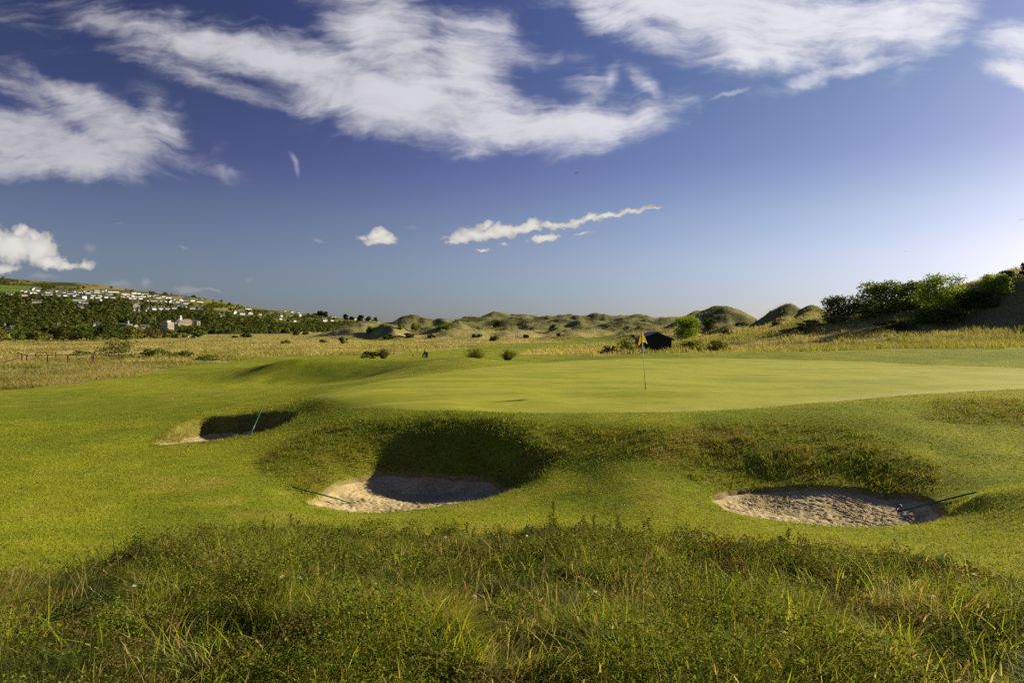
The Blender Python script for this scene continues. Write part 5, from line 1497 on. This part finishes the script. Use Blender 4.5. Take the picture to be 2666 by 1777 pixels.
for lab, u, vt, d in [
 ('tallest rose sprig with red stem, standing against the lawn between the bunkers', 1441, 1304, 9.0), ('rose sprig at the far left of the silhouette row, by pale grass', 590, 1372, 8.6),
 ('bushy rose sprig below the middle bunker rake, taller of two', 760, 1336, 8.8), ('rose sprig left of the bushy one below the bunker rake', 690, 1352, 8.8),
 ('small rose sprig right of the bushy one below the bunker rake', 838, 1372, 8.7), ('rose sprig with curled tip just right of the tallest one', 1546, 1338, 8.8),
 ('reddish rose sprig second right of the tallest one', 1520, 1342, 8.7), ('broad rose sprig under the gap between the bunkers', 1611, 1336, 8.8),
 ('thin rose sprig left of the right bunker front edge', 1690, 1348, 8.9), ('rose sprig below the middle of the middle bunker', 1217, 1358, 8.9),
 ('wide rose sprig between the middle bunker and the tallest sprig', 1305, 1366, 8.7), ('low rose sprig left of the tallest sprig', 1385, 1372, 8.5),
 ('dark rose sprig alone under the left part of the right bunker', 2052, 1374, 7.6), ('lower rose sprig beside the dark one under the right bunker', 2098, 1404, 7.2),
 ('rose sprig on the right side of the rough, left of two', 2452, 1470, 6.4), ('rose sprig on the right side of the rough, right of two', 2520, 1484, 6.3),
 ('low dark rose sprig at the left shoulder of the rough', 350, 1412, 7.4), ('rose sprig close to the left end of the tall straw tuft', 500, 1388, 8.1)]:
    sprig(lab, u, vt, 0, d)
# ------------------------------------------------------------------ village on the far hill
M_WALL = {'w': simple_mat('whitewash', (0.74, 0.73, 0.70), 0.8, 0.05, 0.3), 'y': simple_mat('cream_wall', (0.74, 0.66, 0.40), 0.8, 0.06, 0.3),
          'p': simple_mat('pink_wall', (0.60, 0.36, 0.26), 0.8, 0.08, 0.3), 's': simple_mat('stone_wall', (0.40, 0.35, 0.27), 0.9, 0.2, 0.5)}
M_SLATE = simple_mat('slate', (0.075, 0.078, 0.088), 0.6, 0.2, 0.4)
M_GLASS = simple_mat('window_glass', (0.03, 0.035, 0.04), 0.15, 0.1, 1, 0.6)
FRONT = math.atan2(0.87, 0.5)                       # facades look downhill, to the west
HOUSE_MESH = {}
def house_parts(kind):
    """unit house: 1 wide (x), 0.7 deep, eaves at 0.55, ridge at 1; front faces -y"""
    if kind in HOUSE_MESH: return HOUSE_MESH[kind]
    bw, br, bc, bg = bmesh.new(), bmesh.new(), bmesh.new(), bmesh.new()
    e = 0.52
    if kind == 'g':                                 # gable to the front
        add_prism(bw, [(-.5, -.6), (.5, -.6), (.5, e), (0, 0.93), (-.5, e)], -.35, .35)
        for s in (-1, 1): add_prism(br, [(0, 0.935), (s * .57, 0.935 - .57 * .82), (s * .57, 1.0 - .57 * .82), (0, 1.0)], -.39, .39)
    elif kind == 't':                               # tall, flat fronted
        add_prism(bw, [(-.5, -.6), (.5, -.6), (.5, .8), (-.5, .8)], -.35, .35)
        add_prism(br, [(-.53, .803), (.53, .803), (.4, 1.0), (-.4, 1.0)], -.38, .38)
    else:                                           # ridge along the front
        add_box(bw, (-.5, -.35, -.6), (.5, .35, e))
        for s in (-1, 1):                           # gable ends
            a = [bw.verts.new((s * .5, -.35, e)), bw.verts.new((s * .5, .35, e)), bw.verts.new((s * .5, 0, .93))]; bw.faces.new(a)
        for s in (-1, 1):
            a = [(-.53, 0, .94), (.53, 0, .94), (.53, s * .41, .94 - .41 * 1.2), (-.53, s * .41, .94 - .41 * 1.2)]
            lo = [br.verts.new(q) for q in a]; up = [br.verts.new((q[0], q[1], q[2] + .06)) for q in a]
            br.faces.new(lo); br.faces.new(up[::-1])
            for i in range(4): br.faces.new((lo[i], lo[(i + 1) % 4], up[(i + 1) % 4], up[i]))
    for x in ((.36,) if kind == 'g' else (-.42, .42)): add_box(bc, (x - .05, -.05, .6), (x + .05, .05, 1.16))
    wins = []
    rows = (.12, .36) if kind != 't' else (.05, .3, .55)
    for z in rows:
        for x in (-.34, -.08, .2, .38) if kind != 'g' else (-.28, .16):
            b = bmesh.new(); add_box(b, (x - .05, -.358, z), (x + .05, -.3515, z + .13)); me = bpy.data.meshes.new('window'); b.to_mesh(me); b.free(); me.materials.append(M_GLASS); wins.append(me)
    out = []
    for nm, b in (('wall', bw), ('roof', br), ('chimney', bc)):
        bmesh.ops.recalc_face_normals(b, faces=b.faces[:]); me = bpy.data.meshes.new(nm); b.to_mesh(me); b.free(); out.append(me)
    out.append(wins); bg.free()
    HOUSE_MESH[kind] = out; return out
WORDS = ['first', 'second', 'third', 'fourth', 'fifth', 'sixth', 'seventh', 'eighth', 'ninth', 'tenth', 'eleventh', 'twelfth', 'thirteenth', 'fourteenth', 'fifteenth', 'sixteenth', 'seventeenth', 'eighteenth', 'nineteenth', 'twentieth']
def nth(i): return WORDS[i] if i < 20 else {2: 'twenty', 3: 'thirty', 4: 'forty', 5: 'fifty'}[(i + 1) // 10] + ('-' + WORDS[(i + 1) % 10 - 1] if (i + 1) % 10 else 'ieth')
def band(u, v):
    t = v - np.interp(u, SKY_U, SKY_V)
    if u > 590: return 'ridge end' if u > 800 else 'slope right of mansion'
    if t < 19: return 'top row of village'
    if t < 27: return 'second row of village'
    if t < 36: return 'third row of village'
    return 'woods under village'
order = sorted(range(len(HOUSES)), key=lambda i: HOUSES[i][0]); count = {}; LABEL = {}
ADJ = {'w': 'white house with slate roof', 'g': 'white gable fronted house', 't': 'tall white villa above the trees', 'y': 'cream house with slate roof', 'p': 'pink walled house', 's': 'grey stone house with chimneys'}
SIZE = lambda w: 'tiny ' if w < 8 else 'small ' if w < 11.5 else 'long ' if w > 15 else ''
for i in order:
    u, v, w, h, k = HOUSES[i]; key = (SIZE(w) + ADJ[k], band(u, v)); count.setdefault(key, []).append(i)
for key, L in count.items():
    for j, i in enumerate(L):
        LABEL[i] = f'{key[0]} in {key[1]}' if len(L) == 1 else f'{nth(j)} {key[0]} counted from left, {key[1]}'
for i, (u, v, w, h, k) in enumerate(HOUSES):
    q = hill_at(u, v); m = q[1] / FPX; z = float(terr(q[:1], q[1:2])[0])
    gk = k if k in 'gt' else 'w'
    if k == 's' and random.random() < 0.4: gk = 'g'
    wall, roof, chim, win = house_parts(gk)
    mat = M_WALL[k if k in M_WALL else 'w']
    r = empty('stone_house' if k == 's' else 'house', (q[0], q[1], z - 0.05 * h * m), LABEL[i], 'house', 'houses of the hillside village', math.pi / 2 - FRONT + random.uniform(-0.28, 0.30) + 0.0)
    W, Hh = w * m * 1.02, max(h * m * 1.08, 3.8)
    r.rotation_euler[2] = math.atan2(0.87, 0.5) + random.uniform(-0.25, 0.25)
    S = (W, min(W * 0.9, 9.0), Hh)
    parts = []
    for nm, me, mt in (('wall', wall, mat), ('roof', roof, M_SLATE)):
        o = bpy.data.objects.new(nm, me.copy() if not me.materials else me); link(o, r); o.scale = S
        o.data = me if me.materials and me.materials[0] == mt else me.copy()
        o.data.materials.clear(); o.data.materials.append(mt); parts.append(o)
    if h > 5.0:
        c = bpy.data.objects.new('chimney', chim); link(c, parts[1])
        if not chim.materials: chim.materials.append(M_WALL['s'])
    if w > 12 and h > 5.5:
        for g in win: link(bpy.data.objects.new('window', g), parts[0])

def frame_at(u, v, turn):
    q = hill_at(u, v); m = q[1] / FPX; z = float(terr(q[:1], q[1:2])[0])
    return Vector((q[0], q[1], z)), m, turn
def blk(bm, u0, u1, z0, z1, y0, y1, m): add_box(bm, (u0 * m, y0 * m, z0 * m), (u1 * m, y1 * m, z1 * m))
VIEW = lambda p: math.atan2(-p.x, p.y)            # turn that makes -y face the tripod
# tower block
M_CONC = simple_mat('pale_concrete', (0.46, 0.42, 0.33), 0.85, 0.12, 0.5)
p, m, _ = frame_at(437, 866, 0)
root = empty('tower_block', p, 'flat roofed concrete tower block rising from the scrub', 'building', rz=VIEW(p) + math.radians(45))
s = 20.5
bm = bmesh.new(); blk(bm, -s/2, s/2, -6, 27, -s/2, s/2, m); bm_obj('wall', bm, M_CONC, root)
bm = bmesh.new(); blk(bm, -6, 7, 27.02, 32, -4, 9, m); bm_obj('roof_block', bm, M_CONC, root)
for i in range(8):
    for f in (0, 1):
        bm = bmesh.new(); z0 = 1.2 + i * 3.2
        for j in range(6):
            a = -s/2 + 1.2 + j * 3.1
            if f == 0: blk(bm, a, a + 2.5, z0, z0 + 1.5, -s/2 - 0.08, -s/2 - 0.01, m)
            else: blk(bm, s/2 + 0.01, s/2 + 0.08, z0, z0 + 1.5, a, a + 2.5, m)
        bm_obj('window_band', bm, M_GLASS, root)
# stone hotel
p, m, _ = frame_at(490, 849, 0)
root = empty('stone_hotel', p, 'large stone mansion with chimneys, blue slate gable and square end tower', 'building', rz=VIEW(p) + 0.40)
M_ST = simple_mat('sunlit_stone', (0.50, 0.44, 0.32), 0.9, 0.15, 0.4)  # paler than the wings' stone: sunlight on the lit blocks put into the colour
M_BLUE = simple_mat('blue_slate', (0.16, 0.18, 0.24), 0.5, 0.15, 0.4)
bm = bmesh.new(); blk(bm, -24, 9, -5, 17, 0, 14, m); bm_obj('main_block', bm, M_ST, root)
bm = bmesh.new(); blk(bm, -26, -20, -5, 8.5, -2, -0.03, m); blk(bm, -14, 6, -5, 6, -3, -0.03, m); bm_obj('terrace', bm, M_ST, root)
bm = bmesh.new(); add_prism(bm, [(-33*m, 13*m), (-17*m, 13*m), (-24*m, 21.5*m)], -0.6*m, 13*m); bm_obj('gable_roof', bm, M_BLUE, root)
bm = bmesh.new(); blk(bm, -33, -24.02, -5, 12.98, 1, 13, m); bm_obj('side_wing', bm, M_WALL['s'], root)
bm = bmesh.new(); blk(bm, 9.02, 23, -5, 12, 4, 14, m); bm_obj('link_wing', bm, M_WALL['s'], root)
bm = bmesh.new(); blk(bm, 23.02, 32, -5, 15, 0, 13, m); bm_obj('end_tower', bm, M_ST, root)
bm = bmesh.new(); add_prism(bm, [(9.3*m, 12.02*m), (22.8*m, 12.02*m), (20*m, 16*m), (12*m, 16*m)], 4*m, 14*m); bm_obj('link_roof', bm, M_SLATE, root)
for x in (-14, -7, -1.5, 3.5):
    bm = bmesh.new(); blk(bm, x, x + 1.1, 17.02, 21.5, 5, 6.2, m); bm_obj('chimney', bm, M_ST, root)
for x in (-16, -10, -4, 2):
    bm = bmesh.new(); blk(bm, x, x + 4.5, 17.02, 18.6, 0.1, 0.9, m); bm_obj('battlement', bm, M_ST, root)
for z in (8.5, 12.6):
    for x in (-21, -16, -11, -6, -1, 4):
        bm = bmesh.new(); blk(bm, x, x + 1.7, z, z + 2.2, -0.06, -0.01, m); bm_obj('window', bm, M_GLASS, root)
for z in (3, 8): bm = bmesh.new(); blk(bm, 26, 29, z, z + 2.4, -0.06, -0.01, m); bm_obj('window', bm, M_GLASS, root)
p2, m2, _ = frame_at(470, 834, 0)
root = empty('turret_house', p2, 'white two tiered turret poking out of the trees behind the mansion', 'building', rz=VIEW(p2) + 0.6)
bm = bmesh.new(); blk(bm, -3.4, 3.4, -4, 7, -3, 3, m2); bm_obj('lower_tier', bm, M_WALL['w'], root)
bm = bmesh.new(); blk(bm, -3.8, 3.8, 7.02, 8.6, -3.4, 3.4, m2); bm_obj('cornice', bm, M_SLATE, root)
bm = bmesh.new(); blk(bm, -2.6, 2.6, 8.62, 12, -2.4, 2.4, m2); bm_obj('upper_tier', bm, M_WALL['w'], root)
bm = bmesh.new(); bmesh.ops.create_cone(bm, cap_ends=True, segments=4, radius1=3.6*m2, radius2=0.1, depth=3*m2, matrix=Matrix.Translation((0, 0, 13.5*m2)) @ Matrix.Rotation(math.pi/4, 4, 'Z')); bm_obj('roof', bm, M_SLATE, root)
# round hall
p, m, _ = frame_at(327, 853, 0)
root = empty('round_hall', p, 'drum shaped grey hall with a pale green roof rim among trees', 'building', rz=VIEW(p) + 0.3)
M_COP = simple_mat('copper_rim', (0.22, 0.34, 0.28), 0.5, 0.1, 0.4)
def drum(name, r, z0, z1, mat, seg=24, r2=None):
    bm = bmesh.new(); bmesh.ops.create_cone(bm, cap_ends=True, segments=seg, radius1=r * m, radius2=(r2 if r2 is not None else r) * m, depth=(z1 - z0) * m, matrix=Matrix.Translation((0, 0, (z0 + z1) / 2 * m))); bm_obj(name, bm, mat, root)
M_GREY = simple_mat('grey_render', (0.22, 0.22, 0.22), 0.7, 0.12, 0.5)
drum('wall', 16, -5, 9.5, M_GREY); drum('roof_rim', 17, 9.52, 11, M_COP); drum('roof', 16, 11.02, 12.2, M_GREY, 24, 4)
bm = bmesh.new(); blk(bm, -19, -15.5, -5, 9, -6, -3, m); bm_obj('pier', bm, M_ST, root)
bm = bmesh.new(); blk(bm, 5, 8, 11.5, 20, -3, 0, m); bm_obj('lantern_tower', bm, M_WALL['w'], root)
for k in range(8):
    a = -math.pi * (0.15 + 0.7 * k / 7); bm = bmesh.new()
    add_box(bm, (-1.1*m, -0.05*m, 2*m), (1.1*m, 0.02*m, 6*m), Matrix.Translation((16.02*m*math.cos(a), 16.02*m*math.sin(a), 0)) @ Matrix.Rotation(a + math.pi/2, 4, 'Z')); bm_obj('window', bm, M_GLASS, root)
for (u, v, w, h, lab, g) in ((353, 854, 17, 12, 'stone gabled house right of the round hall', 'g'), (376, 858, 25, 15, 'long stone hall with a low roof left of the tower block', 'w')):
    q, mm, _ = frame_at(u, v, 0); wall, roof, chim, win = house_parts(g)
    r = empty('stone_house', q, lab, 'house', 'houses of the hillside village', math.atan2(0.87, 0.5))
    for nm, me, mt in (('wall', wall, M_ST), ('roof', roof, M_SLATE)):
        o = bpy.data.objects.new(nm, me.copy()); link(o, r); o.data.materials.clear(); o.data.materials.append(mt); o.scale = (w * mm, w * mm * 0.7, h * mm)
